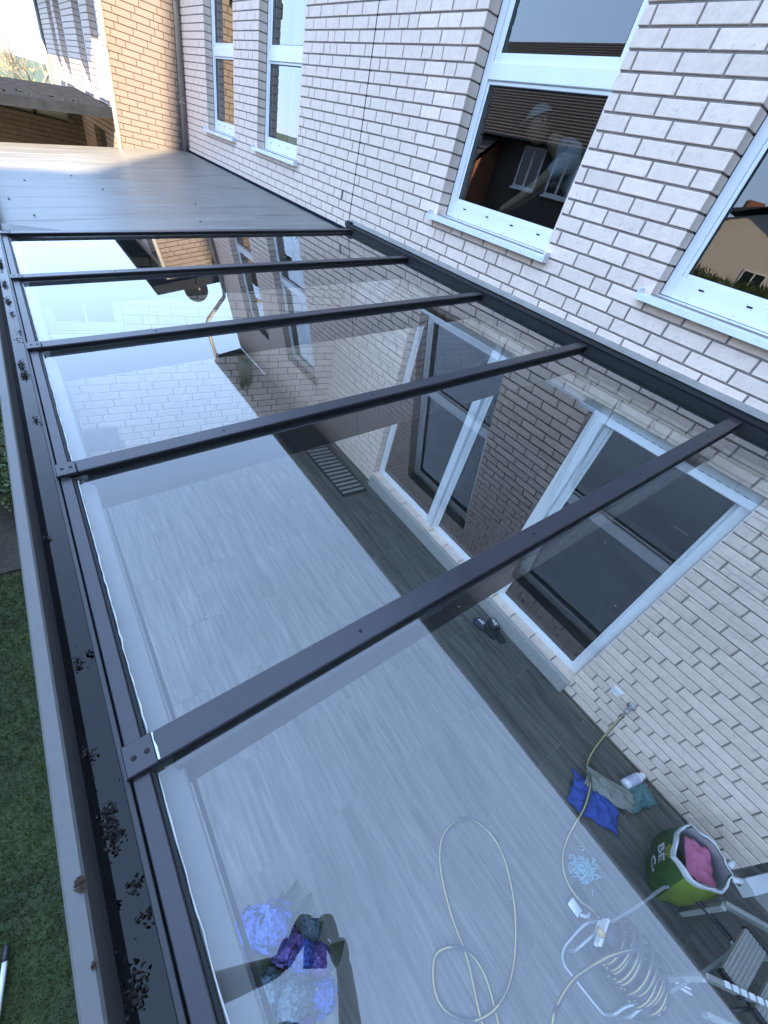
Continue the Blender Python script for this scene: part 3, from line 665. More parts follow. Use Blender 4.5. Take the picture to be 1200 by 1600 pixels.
for y in (10.8, 9.3): far_window(hb, FX(-11.19), -y, 1.0, 1.1, 1.2)
an = prism(mb(), -13, -10.2, 12.1, 14.6, 0, 3.9, 5.0).build('gable', 'redbrick', hb)
gable_roof(mb(), -13.3, -9.9, 12.0, 14.8, 3.88, 5.15, 7).build('gable_roof', 'tile', hb)
hc = empty('white_bungalow', (-30, 10, 0), 'cream rendered bungalow with a low brown roof behind the yellow hedge', 'house')
FC = Matrix.Translation((-30, 10, 0)) @ Matrix.Rotation(R(-35), 4, 'Z')
prism(mb(), -4, 4, -6, 6, 0, 3.6, 5.5, 'x', FC).build('wall', 'cream', hc)
gable_roof(mb(), -4.4, 4.4, -6.6, 6.6, 3.45, 5.8, 16, 'x', FC).build('roof', 'tile', hc)
mb().box((-.4, -.6, 5.0), (.3, .2, 6.1), None, FC).build('chimney', 'redbrick', hc)
for k, yy in enumerate((-3.6, .4, 2.6)):
    far_window(hc, FC @ Matrix(((-1, 0, 0, 4.01), (0, -1, 0, 0), (0, 0, 1, 0), (0, 0, 0, 1))), yy, 2.0, 1.2, 1.2)
far_window(hc, FC @ Matrix(((0, 1, 0, 0), (1, 0, 0, -6.01), (0, 0, 1, 0), (0, 0, 0, 1))), -1.2, 2.0, 1.2, 1.2)
hg = empty('conifer_hedge', (-8.6, 5, 0), 'tall yellow green hedge along the far side of the garden', 'hedge')
b = mb()
for _ in range(15000):
    y = random.uniform(-1.5, 5.6); f_ = random.random()
    c = Vector((-8.2 - random.random() * .9 if f_ < .45 else -8.05 + random.gauss(0, .06), y, (2.86 + .1 * math.sin(y * 2.1) + random.gauss(0, .07)) if f_ < .45 else random.uniform(.1, 2.9)))
    r_ = random.uniform(.04, .09); d = Vector((random.gauss(.3, .6), random.gauss(0, .5), random.uniform(.3, 1.2))).normalized(); s_ = d.cross(Vector((random.random(), random.random(), .1))).normalized() * r_ * .28
    b.add([c - s_, c + s_, c + d * r_ * 1.6], [(0, 1, 2)])
b.build('foliage', 'hedge', hg); mb().box((-9.1, -1.5, 0), (-8.2, 5.6, 2.8)).build('stems', 'leaf', hg)
# added unseen block: stepped outline shaped to cast the shade over the patio
hd = empty('shade_caster_block', (-5, -28, 0), 'unseen tall block added behind the photographer to shade the patio', 'shade caster')
def slab(pts, y0, y1):
    n = len(pts); return [(x, y0, z) for x, z in pts] + [(x, y1, z) for x, z in pts], [tuple(range(n))[::-1], tuple(range(n, 2 * n))] + [(i, (i + 1) % n, (i + 1) % n + n, i + n) for i in range(n)]
mb().add(*slab([(-30, 0), (9, 0), (9, 27), (-6.3, 27), (-6.5, 24.5), (-7.3, 23.2), (-7.7, 22.5), (-30, 22.4)][::-1], -34, -22)).build('wall', 'brick_cream', hd)
mb().box((-30.2, -34.2, 22.42), (-8, -21.9, 22.45)).box((-6.2, -34.2, 27.01), (9.2, -21.9, 27.2)).build('roof', 'cladding', hd)
FDn = Matrix(((0, -1, 0, 0), (-1, 0, 0, -21.99), (0, 0, 1, 0), (0, 0, 0, 1)))
for x in range(-27, 8, 4):
    for z in range(1, 22, 3): far_window(hd, FDn, -x, z, 1.5, 1.5)

# shrubs below the gutter
for k, (y, n, rr2) in enumerate(((3.3, 1500, .30), (2.75, 1100, .22), (4.2, 1300, .3))):
    b = mb()
    for _ in range(n):
        c = Vector((-3.58 + random.gauss(0, .13), y + random.gauss(0, rr2 * .55), .12 + abs(random.gauss(0, .17)))); flake(b, c, random.uniform(.012, .028), th=1.2)
    tag(b.build('garden_shrub', 'leaf'), ['low dark green shrub on the lawn beside the gutter, middle of three', 'smallest dark green shrub below the gutter, nearest the camera', 'dark green shrub below the gutter, farthest from the camera'][k], 'shrub', 'shrubs along the gutter')
tag(mb().box((-3.9, 1.9, -.05), (-3.2, 5, -.012)).build('flower_bed', 'soil'), kind='structure')
pl = empty('garden_pole', (-3.81, -.64, 0), 'pale blue pole with a black end cap lying on the lawn', 'pole')
mb().tube([(-3.86, -.90, .005), (-3.806, -.64, .01)], .011, 8).build('shaft', 'white', pl, True); mb().tube([(-3.807, -.645, .01), (-3.796, -.585, .012)], .014, 8).build('end_cap', 'black', pl, True)

# ================================================================ things on the patio floor
def cat(pts, n=8): return smooth_curve(pts, n)
M['hosegrey'] = mat('grey_hose', (.05, .052, .055), .45, var=.1); M['hoseyellow'] = mat('yellow_hose_stripe', (.50, .38, .13), .45, var=.08)
def hose(name, pts, label, c_, r=.0105, group=None, yoff=.5):
    P = cat(pts); o = mb().tube(P, r, 10).build(name, 'hosegrey', None, True)
    tag(o, label, c_, group)
    Q = [p + Vector((-.45 * r, .3 * r, .5 * r)) for p in P]; mb().tube(Q, r * .48, 6).build('stripe', 'hoseyellow', o, True)
    return o
z = .012
hose('garden_hose', [(-.08, -1.706, .40), (-.14, -1.72, .30), (-.24, -1.75, .12), (-.36, -1.79, .03), (-.49, -1.85, .09), (-.56, -1.88, .12), (-.69, -1.94, .07), (-.90, -1.98, z), (-1.05, -2.03, z), (-1.12, -2.11, z), (-1.15, -2.2, .05), (-1.17, -2.25, .14), (-1.20, -2.28, .20)],
     'grey and yellow hose running from the wall tap over the blue cloth to the reel', 'hose')
hose('garden_hose', [(-2.02, -2.30, z), (-2.01, -2.17, z), (-1.92, -1.97, z), (-1.87, -1.77, z), (-1.79, -1.59, z), (-1.69, -1.49, z), (-1.56, -1.47, z), (-1.44, -1.52, z), (-1.38, -1.67, z), (-1.41, -1.82, z), (-1.53, -2.0, z), (-1.71, -2.14, z), (-1.88, -2.18, z + .018), (-2.04, -2.14, z), (-2.14, -2.03, z), (-2.14, -1.93, z), (-2.06, -1.85, z), (-1.96, -1.88, z + .02), (-1.89, -1.96, z), (-1.88, -2.08, z), (-1.95, -2.25, z), (-2.02, -2.42, z)],
     'grey and yellow hose lying in two open loops on the patio floor', 'hose')
# hose reel
hr = empty('hose_reel', (-1.2, -2.48, 0), 'steel framed hose reel with coiled grey and yellow hose', 'hose reel')
mb().tube(cat([(-1.20, -2.30, .24), (-1.228, -2.278, .10), (-1.353, -2.275, .03), (-1.421, -2.283, .012), (-1.454, -2.315, .012), (-1.449, -2.383, .012), (-1.427, -2.539, .012), (-1.41, -2.57, .012), (-1.366, -2.60, .012), (-1.286, -2.62, .06), (-1.20, -2.66, .22)]), .0085, 10).build('base_tube', 'steel', hr, True)
mb().tube(cat([(-1.205, -2.315, .22), (-.933, -2.397, .22), (-.778, -2.435, .22), (-.699, -2.459, .22), (-.652, -2.495, .22)]), .0095, 10).build('handle_tube', 'steel', hr, True)
mb().tube(cat([(-1.17, -2.655, .22), (-1.02, -2.712, .22), (-.872, -2.765, .22), (-.671, -2.827, .22), (-.606, -2.837, .22), (-.577, -2.822, .22)]), .0095, 10).build('handle_tube', 'steel', hr, True)
mb().tube(cat([(-.655, -2.492, .22), (-.60, -2.56, .22), (-.575, -2.66, .22), (-.575, -2.82, .22)]), .015, 10).build('handle_grip', 'black', hr, True)
ax = Vector((.06, -.34, -.03)).normalized(); A0 = Vector((-1.235, -2.315, .235))
mb().lathe(A0, [(.0, .0), (.05, .0), (.055, .03), (.05, .30), (.05, .33), (0, .33)], 16, ax).build('drum', 'black', hr, True)
for k, (u, m_) in enumerate(((-.012, 'white'), (.335, 'steel'))):
    c = A0 + ax * u
    q_ = Matrix.Translation(c) @ ax.to_track_quat('Z', 'Y').to_matrix().to_4x4()
    mb().box((-.10, -.028, -.008), (.05, .028, .012), .006, q_).box((-.035, -.045, -.012), (.03, .045, -.0085), .001, q_).build('side_plate', m_, hr)
    for dx_ in (-.16, .07): mb().tube([c + Vector((dx_ * .15, 0, -.03)), c + Vector((dx_ * .9, .0, -.15)), c + Vector((dx_, .01, -.215))], .009, 8).build('side_frame', 'steel', hr, True)
M['orange'] = mat('orange_plastic', (.62, .33, .14), .5)
for c in (A0 + Vector((-.05, .02, .03)), A0 + ax * .34 + Vector((-.05, .0, .03))): mb().tube([c - ax * .018, c + ax * .018], .02, 12).build('bearing', 'orange', hr, True)
for k in range(13):
    c = A0 + ax * (.04 + .021 * k); rad = random.uniform(.10, .15); pts = []
    off = Vector((random.uniform(-.02, .02), 0, random.uniform(-.03, .0)))
    u = ax.cross(Vector((0, 0, 1))).normalized(); w = ax.cross(u)
    for q in range(33):
        t = q / 32 * 6.283; pts.append(c + off + (u * math.cos(t) + w * math.sin(t) * .92) * rad + ax * .03 * q / 32)
    o = mb().tube(pts, .0095, 8).build('hose_coil', 'hosegrey', hr, True)
    mb().tube([p + Vector((-.0055, .003, .0045)) for p in pts], .0032, 6).build('stripe', 'hoseyellow', o, True)
hose('garden_hose', [(-1.85, -2.44, .1), (-1.807, -2.308, .3), (-1.734, -2.288, .3), (-1.596, -2.29, .3), (-1.458, -2.324, .31), (-1.313, -2.375, .33), (-1.19, -2.444, .33), (-1.10, -2.52, .28), (-1.09, -2.56, .2)],
     'yellow striped hose arching off the reel toward the bottom of the photo', 'hose', .012)
tag(mb().tube(cat([(-1.10, -2.52, .27), (-1.02, -2.62, .2), (-1.0, -2.72, .1), (-1.1, -2.78, .02), (-1.24, -2.72, .02), (-1.30, -2.64, .02), (-1.24, -2.58, .05)]), .004, 8).build('thin_cable', 'black', None, True), 'thin black cable looping beside the hose reel', 'cable')
# small things
def peg(a, b, label):
    a, b = Vector(a), Vector(b); t = empty('clothes_peg', a, label, 'clothes peg'); d = (b - a).normalized(); q = d.to_track_quat('X', 'Z').to_matrix().to_4x4(); L_ = (b - a).length
    for s in (-1, 1): mb().box((0, s * .006 - .005, 0), (L_, s * .006 + .005, .012), .002, Matrix.Translation(a) @ q @ Matrix.Rotation(s * .05, 4, 'Z')).build('jaw', 'white', t)
    mb().tube([a + d * L_ * .4 + Vector((0, 0, .008)) + q.to_3x3() @ Vector((0, s, 0)) for s in (-.014, .014)], .004, 8).build('spring', 'steel', t)
peg((-.935, -2.775, .002), (-.885, -2.85, .002), 'white plastic peg on the floor beside the far reel bearing'); peg((-.955, -2.735, .002), (-.965, -2.70, .002), 'short white clip on the floor next to the reel end plate')
gl = empty('garden_glove', (-1.165, -2.215, 0), 'white and grey garden glove lying beside the reel', 'glove')
mb().box((-1.225, -2.255, .002), (-1.125, -2.165, .024), .010).build('palm', 'darkcloth', gl, True)
for k in range(4): mb().tube(cat([(-1.13, -2.245 + k * .021, .018), (-1.10, -2.24 + k * .024, .026), (-1.075, -2.235 + k * .026, .012)], 4), [.009] * 8 + [.006], 8).build('finger', 'darkcloth', gl, True)
mb().tube(cat([(-1.19, -2.255, .018), (-1.16, -2.285, .022), (-1.13, -2.29, .012)], 4), .009, 8).build('thumb', 'white', gl, True)
mb().box((-1.222, -2.250, .024), (-1.165, -2.175, .029), .004).build('back_patch', 'white', gl, True)
def crumple(name, c, ext_, m_, label, c_, h=.05, seed=1, n=26, amp=1.0, rot=0):
    rr = random.Random(seed); from mathutils import noise
    v = []; f = []; cr, sr = math.cos(rot), math.sin(rot)
    for i in range(n):
        for j in range(n):
            u, w = i / (n - 1) * 2 - 1, j / (n - 1) * 2 - 1
            ed = 1 + .22 * noise.noise(Vector((u * 2.1 + seed, w * 2.3, 3)))
            x, y = u * ext_[0] * ed, w * ext_[1] * ed
            r_ = noise.fractal(Vector((u * 1.8 + seed * 3, w * 1.8, seed)), 1.0, 2.1, 4)
            rdg = 1.3 * abs(math.sin(u * 7 + w * 2 + 3 * noise.noise(Vector((u, w, seed + .5))) * 2))
            zz = .006 + h * max(0, (.45 + .6 * r_ + .35 * rdg * amp) * (1 - .75 * max(abs(u), abs(w)) ** 3))
            v.append((c[0] + x * cr - y * sr, c[1] + x * sr + y * cr, c[2] + zz))
    for i in range(n - 1):
        for j in range(n - 1): a = i * n + j; f.append((a, a + n, a + n + 1, a + 1))
    o = mb().add(v, f).build(name, m_, None, True)
    md = o.modifiers.new('thick', 'SOLIDIFY'); md.thickness = .004; md.offset = 1
    return tag(o, label, c_)
M['bluecloth'] = mat('blue_microfibre', (.015, .07, .28), .95, var=.2, bump=.6, bscale=120); M['greycloth'] = mat('grey_cloth', (.22, .22, .19), .95, var=.15, bump=.6, bscale=90)
M['tealcloth'] = mat('teal_cloth', (.08, .20, .20), .95, var=.2, bump=.5, bscale=90); M['pinkcloth'] = mat('pink_cloth', (.62, .15, .25), .9, var=.1, bump=.5, bscale=150)
crumple('blue_cloth', (-.545, -1.97, 0), (.175, .13), 'bluecloth', 'bright blue crumpled microfibre cloth under the hose near the wall', 'cloth', .065, 3, rot=-1.1)
crumple('grey_cloth', (-.40, -1.99, .05), (.18, .075), 'greycloth', 'flat grey cloth lying over the blue cloth', 'cloth', .05, 5, amp=.3, rot=-1.1)
crumple('teal_cloth', (-.19, -2.16, 0), (.13, .075), 'tealcloth', 'crumpled dark teal cloth beside the white bottle', 'cloth', .05, 7, rot=-.4)
crumple('pink_cloth', (-.43, -2.51, .29), (.11, .085), 'pinkcloth', 'folded pink cloth inside the open green and white bag', 'cloth', .06, 9, n=18, amp=.3, rot=.5)
M['aqua'] = mat('aqua_net', (.16, .42, .48), .6, var=.2)
sp = mb(); rr = random.Random(5)
for k in range(170):
    c = Vector((-.985 + rr.gauss(0, .035), -2.14 + rr.gauss(0, .033), .02 + abs(rr.gauss(0, .02)))); a = rr.uniform(0, 6.28); r_ = rr.uniform(.008, .022); t_ = Vector((rr.gauss(0, 1), rr.gauss(0, 1), rr.gauss(0, 1))).normalized(); u = t_.orthogonal().normalized(); w = t_.cross(u)
    sp.tube([c + (u * math.cos(a + q * .7) + w * math.sin(a + q * .7)) * r_ for q in range(8)], .0028, 4)
tag(sp.build('scrubbing_net', 'aqua', None, True), 'light blue tangled scrubbing net on the floor by the hose', 'scrubber')
bt = empty('spray_bottle', (-.12, -2.07, .04), 'white plastic bottle lying against the brick wall', 'bottle')
bx = (Vector((.021, -2.108, 0)) - Vector((-.213, -2.045, 0))).normalized(); b0 = Vector((-.235, -2.045, .040))
mb().lathe(b0, [(0, 0), (.032, 0), (.036, .005), (.037, .02), (.037, .15), (.033, .175), (.02, .19)], 18, bx).build('body', 'white', bt, True)
M['label'] = mat('pale_lilac_label', (.48, .46, .60), .5, var=.25, scale=60)
mb().lathe(b0, [(.0376, .03), (.0378, .035), (.0378, .135), (.0376, .14)], 18, bx).build('label', 'label', bt, True)
mb().lathe(b0, [(.018, .185), (.024, .19), (.024, .215), (.020, .222), (0, .222)], 14, bx).build('cap', 'white', bt, True)
tag(mb().box((-.02, -2.95, .0), (.22, -2.86, .12), .004, Matrix.Translation((.05, -2.9, 0)) @ Matrix.Rotation(-.45, 4, 'Z') @ Matrix.Translation((-.1, 2.88, 0))).build('white_block', 'white'), 'white block lying just past the corner of the brick wall', 'block')
# slippers
def slipper(x, y, a, label):
    t = empty('slipper', (x, y, 0), label, 'slipper', 'pair of black slippers by the step'); F = Matrix.Translation((x, y, 0)) @ Matrix.Rotation(a, 4, 'Z')
    out = [(-.13, -.032), (-.10, -.038), (-.02, -.034), (.06, -.045), (.11, -.042), (.135, -.02), (.138, .012), (.11, .04), (.05, .045), (-.03, .034), (-.10, .036), (-.13, .028)]
    n = len(out); v = [F @ Vector((p[0], p[1], 0)) for p in out] + [F @ Vector((p[0] * 1.02, p[1] * 1.03, .022)) for p in out]
    mb().add(v, [tuple(range(n))[::-1], tuple(range(n, 2 * n))] + [(i, (i + 1) % n, (i + 1) % n + n, i + n) for i in range(n)]).build('sole', 'black', t)
    b = mb(); st = []
    for i in range(5):
        u = .01 + i * .026
        st.append([F @ Vector((u, .048 * math.cos(q * math.pi / 8), .018 + .045 * math.sin(q * math.pi / 8))) for q in range(9)])
    for r0, r1 in zip(st, st[1:]): b.add(r0 + r1, [(q, q + 1, q + 10, q + 9) for q in range(8)])
    o = b.build('strap', 'darkcloth', t, True); o.modifiers.new('thick', 'SOLIDIFY').thickness = .006
    # white emblem on the strap
    e = mb(); Z = lambda u, q: F @ Vector((u, .050 * math.cos(q), .0195 + .0475 * math.sin(q)))
    for u, q in ((.035, 1.25), (.048, 1.5), (.062, 1.3), (.075, 1.6), (.05, 1.85), (.03, 1.7), (.085, 1.35)):
        e.add([Z(u, q - .12), Z(u + .016, q - .1), Z(u + .018, q + .12), Z(u + .002, q + .16)], [(0, 1, 2, 3)])
    o = e.build('emblem', 'white', t)
    return t
slipper(-.215, -.50, 1.75, 'black slipper with a white emblem, the one farther from the concrete step'); slipper(-.125, -.575, 1.25, 'black slipper with a white emblem, right beside the concrete step')
# wall tap and socket
tp = empty('wall_tap', (-.03, -1.70, .45), 'outdoor water tap on the brick wall with a hose attached', 'tap')
mb().lathe((0, -1.702, .455), [(.036, 0), (.036, .006), (.014, .010), (.013, .05), (.016, .055), (.016, .09), (0, .092)], 16, (-1, 0, 0)).build('body', 'steel', tp, True)
mb().tube([(-.06, -1.702, .455), (-.075, -1.704, .42), (-.08, -1.706, .395)], .011, 10).build('spout', 'steel', tp, True); mb().tube([(-.08, -1.706, .40), (-.085, -1.708, .36)], .016, 10).build('hose_connector', 'black', tp, True)
mb().tube([(-.055, -1.702, .47), (-.055, -1.702, .505)], .006, 8).tube([(-.055, -1.73, .508), (-.055, -1.675, .508)], .008, 8).build('handle', 'steel', tp, True)
so_ = tag(mb().box((-.018, -1.606, .425), (-.0, -1.53, .502), .004).build('wall_socket', 'white'), 'white square outdoor socket cover low on the brick wall', 'socket')
mb().box((-.0225, -1.597, .434), (-.0185, -1.539, .493), .003).build('cover_flap', 'white', so_)
# ornament on the end wall and grey panel
om = empty('wall_ornament', (-1.2, 3.15, 1.25), 'straw wall ornament with a round face and hanging strands on the end wall', 'ornament')
M['straw'] = mat('straw', (.5, .42, .30), .95, var=.3, scale=60)
mb().lathe((-1.19, 3.165, 1.24), [(0, .03), (.02, .03), (.035, .018), (.05, .012), (.052, 0)], 16, (0, -1, 0)).build('face', 'straw', om, True)
r1 = mb(); rr = random.Random(4)
for k in range(26):
    a = k / 26 * 6.283; c = Vector((-1.19 + .09 * math.cos(a), 3.15, 1.24 + .08 * math.sin(a)))
    r1.tube([Vector((-1.19 + .05 * math.cos(a), 3.155, 1.24 + .05 * math.sin(a))), c, c + Vector((rr.gauss(0, .03), -.01, rr.gauss(0, .03)))], .006, 5)
r1.build('wreath', 'straw', om, True); r2 = mb()
for k in range(34):
    x = -1.19 + rr.uniform(-.07, .07); r2.tube([(x, 3.155, 1.18), (x + rr.gauss(0, .01), 3.150, 1.0), (x + rr.gauss(0, .02) , 3.155, .83 + rr.uniform(-.04, .06))], .004, 4)
r2.build('strands', 'straw', om, True)
M['panelgrey'] = mat('grey_panel', (.13, .14, .15), .5)
gp = tag(mb().box((-2.885, 3.135, .20), (-2.575, 3.166, .47), .005).build('wall_panel', 'panelgrey'), 'grey rectangular panel low on the white brick end wall', 'panel')
mb().box((-2.86, 3.128, .225), (-2.60, 3.134, .445), .002).build('flap', 'panelgrey', gp)
# step ladder
ld = empty('step_ladder', (-.8, -2.85, 0), 'folding aluminium step platform with ribbed treads at the lower right corner', 'ladder')
M['bare_alu'] = mat('bare_aluminium', (.42, .41, .38), .4, metal=.4, var=.12, scale=30, stretch=(6, 1, 1))
for k in range(4):
    y0 = -2.74 - k * .165; tr_ = mb(); F = Matrix.Translation((-.90, y0, .40)) @ Matrix.Rotation(-.10, 4, 'Z')
    tr_.box((0, -.115, -.03), (.33, 0, -.0), .004, F); t_ = tr_.build('tread', 'bare_alu', ld)
    r_ = mb()
    for q in range(6): r_.box((.01, -.105 + q * .018, .0005), (.32, -.097 + q * .018, .004), None, F)
    r_.build('tread_ribs', 'bare_alu', t_)
    for u in (-.006, .318): mb().box((u, -.118, -.035), (u + .018, .003, .006), .003, F).build('tread_end', 'black', ld)
for (a, b, zz) in (((-1.01, -2.685), (-.60, -3.25), .39), ((-.56, -2.66), (-.30, -3.1), .37), ((-1.0, -2.86), (-.75, -3.2), .16)):
    a, b = Vector((*a, zz)), Vector((*b, zz)); q = (b - a).to_track_quat('X', 'Z').to_matrix().to_4x4(); L_ = (b - a).length
    mb().box((0, -.012, -.03), (L_, .012, .03), .004, Matrix.Translation(a) @ q).build('stile', 'bare_alu', ld)
    if zz == .39:
        s = mb()
        for k in range(7): s.box((.09 + k * .042, -.013, .0305), (.09 + k * .042 + .03, .013, .0315), None, Matrix.Translation(a) @ q)
        s.build('sticker', 'white', ld)
for x, y in ((-1.0, -2.70), (-.57, -2.67), (-.62, -3.2), (-.32, -3.08)): mb().box((x - .015, y - .015, .001), (x + .015, y + .015, .37), .003).build('leg', 'bare_alu', ld)
mb().tube([(-.88, -2.93, .2), (-.8, -2.98, .24), (-.74, -2.95, .2), (-.78, -2.9, .15)], .01, 8).build('strap', 'black', ld, True)
# bag of compost, open, with pink cloth
bag = empty('compost_bag', (-.45, -2.52, 0), 'open green and white compost bag with a pink cloth inside', 'bag')
M['baggreen'] = mat('dark_green_foil', (.03, .085, .02), .35, var=.35, scale=7); M['baglime'] = mat('lime_green_foil', (.16, .22, .035), .35, var=.25, scale=9)
M['bagwhite'] = mat('white_foil', (.58, .59, .60), .4, var=.08); M['bagyellow'] = mat('yellow_print', (.62, .52, .08), .5)
base = [(-.27, -2.42), (-.36, -2.36), (-.53, -2.39), (-.64, -2.44), (-.66, -2.52), (-.59, -2.61), (-.45, -2.68), (-.33, -2.72), (-.25, -2.62), (-.23, -2.5)]
top = [(-.36, -2.36), (-.43, -2.335), (-.53, -2.33), (-.62, -2.37), (-.655, -2.45), (-.61, -2.55), (-.52, -2.615), (-.40, -2.62), (-.345, -2.56), (-.33, -2.46)]
n = len(base); LV = 8; rr = random.Random(8); V = []; 
for l in range(LV):
    t = l / (LV - 1)
    for i in range(n * 3):
        k, u = divmod(i, 3); u /= 3; bp = Vector(base[k]).lerp(Vector(base[(k + 1) % n]), u); tp_ = Vector(top[k]).lerp(Vector(top[(k + 1) % n]), u)
        p = bp.lerp(tp_, t); c = Vector((-.46, -2.52)); o_ = (p - c).normalized() * (.03 * math.sin(t * math.pi) + rr.uniform(-.007, .007)); V.append((p.x + o_.x, p.y + o_.y, .01 + .40 * t + (.012 * math.sin(i * 1.3) if l == LV - 1 else 0)))
n3 = n * 3
def ring_faces(sel, lo, hi): return [(l * n3 + i, l * n3 + (i + 1) % n3, (l + 1) * n3 + (i + 1) % n3, (l + 1) * n3 + i) for l in range(lo, hi) for i in sel]
dk = [i for i in range(n3) if 0 <= i < 12 or i >= 27]; lm = [i for i in range(n3) if 12 <= i < 27]
mb().add(V, ring_faces(dk, 0, LV - 1)).build('front_face', 'baggreen', bag, True); mb().add(V, ring_faces(lm, 0, LV - 1)).build('side_face', 'baglime', bag, True)
c = Vector((-.46, -2.50, 0)); I = []
for l in range(LV):
    for i in range(n3): p = Vector(V[l * n3 + i]); q = c.copy(); q.z = p.z; I.append(tuple(p + (q - p).normalized() * .006))
mb().add(I, [f[::-1] for f in ring_faces(range(n3), 0, LV - 1)]).build('lining', 'bagwhite', bag, True)
rim = []; 
for l, (dr, dz) in enumerate(((.0, .0), (.002, .008), (.009, .006), (.013, -.008), (.012, -.03))):
    for i in range(n3): p = Vector(V[(LV - 1) * n3 + i]); d = (p - Vector((c.x, c.y, p.z))).normalized(); rim.append(tuple(p + d * (dr + rr.uniform(-.002, .003)) + Vector((0, 0, dz - .002 + rr.uniform(-.004, .004)))))
mb().add(rim, ring_faces(range(n3), 0, 4)).build('rolled_rim', 'bagwhite', bag)
for (x, y, dx, dy) in ((-.415, -2.635, .06, -.06), (-.36, -2.60, .075, -.01)):
    mb().tube([(x, y, .41), (x + dx * .5, y + dy * .5, .425), (x + dx, y + dy, .36)], [.018, .015, .011], 8).build('handle_knot', 'bagwhite', bag, True)
def text(name, body, size, F, m_, parent, label=None):
    cu = bpy.data.curves.new(name, 'FONT'); cu.body = body; cu.size = size; cu.extrude = .0006; cu.align_x = 'CENTER'; cu.align_y = 'CENTER'; cu.offset = size * .018
    o = bpy.data.objects.new('tmp', cu); COL.objects.link(o); dg = bpy.context.evaluated_depsgraph_get(); me = bpy.data.meshes.new_from_object(o.evaluated_get(dg)); COL.objects.unlink(o); bpy.data.objects.remove(o)
    me.transform(F); me.materials.clear(); o = link(name, me, m_, parent); return o
def basis(p, right, up):
    r_ = Vector(right).normalized(); u = Vector(up); u = (u - r_ * u.dot(r_)).normalized(); n_ = r_.cross(u)
    return Matrix(((r_.x, u.x, n_.x, p[0]), (r_.y, u.y, n_.y, p[1]), (r_.z, u.z, n_.z, p[2]), (0, 0, 0, 1)))
from mathutils.bvhtree import BVHTree
bvh = BVHTree.FromPolygons([Vector(v) for v in V], ring_faces(range(n3), 0, LV - 1))
def on_bag(name, body, size, p, nrm, m_, tilt=0, bend=1):
    """flat print wrapped onto the foil"""
    cu = bpy.data.curves.new(name, 'FONT'); cu.body = body; cu.size = size; cu.align_x = 'CENTER'; cu.align_y = 'CENTER'; cu.offset = size * .02
    o = bpy.data.objects.new('tmp', cu); COL.objects.link(o); dg = bpy.context.evaluated_depsgraph_get(); me0 = bpy.data.meshes.new_from_object(o.evaluated_get(dg)); bpy.data.objects.remove(o)
    bm = bmesh.new(); bm.from_mesh(me0); bmesh.ops.triangulate(bm, faces=bm.faces[:]); bmesh.ops.subdivide_edges(bm, edges=bm.edges[:], cuts=3, use_grid_fill=True)
    nn = Vector(nrm).normalized(); up = Vector((0, 0, 1)); r_ = up.cross(nn).normalized(); ca, sa = math.cos(tilt), math.sin(tilt)
    for v in bm.verts:
        x, y = v.co.x * ca - v.co.y * sa, v.co.x * sa + v.co.y * ca
        q = Vector(p) + r_ * x + up * y + nn * .12; h = bvh.ray_cast(q, -nn)
        v.co = (h[0] + nn * .0025) if h[0] else q - nn * .115
    me = bpy.data.meshes.new(name); bm.to_mesh(me); bm.free(); link(name, me, m_, bag)
NA = (-.42, .90, 0)
on_bag('printed_letters', 'BE', .105, (-.565, -2.38, .265), NA, 'bagwhite')
on_bag('printed_letters', 'G', .105, (-.600, -2.38, .165), NA, 'bagwhite')
for k in range(3): on_bag('small_print', ('natur erde', 'fur beet & garten', 'torffrei')[k] if False else ('|||||| ||||', '||||| || |||||', '||||| |||')[k], .022, (-.57, -2.38, .365 - k * .021), NA, 'bagyellow')
on_bag('printed_letters', "I'", .10, (-.52, -2.62, .20), (-.45, -.85, 0), 'bagwhite')

# ================================================================ hydrangea under the glass
hy = empty('hydrangea', (-2.77, -1.40, 0), 'blue flowering hydrangea in a dark pot under the glass at the bottom edge', 'potted plant')
mb().lathe((-2.77, -1.40, 0), [(0, .0), (.12, .0), (.15, .26), (.165, .26), (.165, .29), (.145, .29), (.14, .25), (0, .25)], 24).build('pot', 'black', hy, True)
M['petalblue'] = mat('blue_petal', (.025, .12, .46), .7, var=.45, scale=60, dark=((.07, .08, .40), 9, .62)); M['petalviolet'] = mat('violet_petal', (.12, .075, .28), .7, var=.35, scale=50, dark=((.04, .09, .27), 9, .56)); M['petalgreen'] = mat('greenish_petal', (.08, .15, .19), .7, var=.25, scale=40)
M['hyleaf'] = mat('hydrangea_leaf', (.015, .04, .015), .45, var=.3, scale=20)
def mophead(c, r, m_, n=110):
    b = mb(); c = Vector(c)
    b.lathe(c, [(0, -r * .72), (r * .5, -r * .55), (r * .74, -r * .1), (r * .66, r * .3), (r * .35, r * .6), (0, r * .68)], 12)
    for k in range(n):
        ph = k * 2.399963; zz = 1 - 1.65 * (k + .5) / n; q = math.sqrt(max(0, 1 - zz * zz)); d = Vector((q * math.cos(ph), q * math.sin(ph), zz * .85)); p = c + d * r * random.uniform(.78, 1.08)
        d = (d + Vector((random.gauss(0, .22), random.gauss(0, .22), random.gauss(0, .22)))).normalized(); u = d.orthogonal().normalized(); w = d.cross(u); a0 = random.uniform(0, 1.57); s = random.uniform(.014, .022)
        for j in range(4):
            a = a0 + j * 1.5708; e = u * math.cos(a) + w * math.sin(a); f = u * math.cos(a + 1.57) + w * math.sin(a + 1.57)
            b.add([p, p + e * s * .6 + f * s * .5 + d * .003, p + e * s * 1.15 + d * .001, p + e * s * .6 - f * s * .5 + d * .003], [(0, 3, 2, 1)])
    return b.build('flower_head', m_, hy)
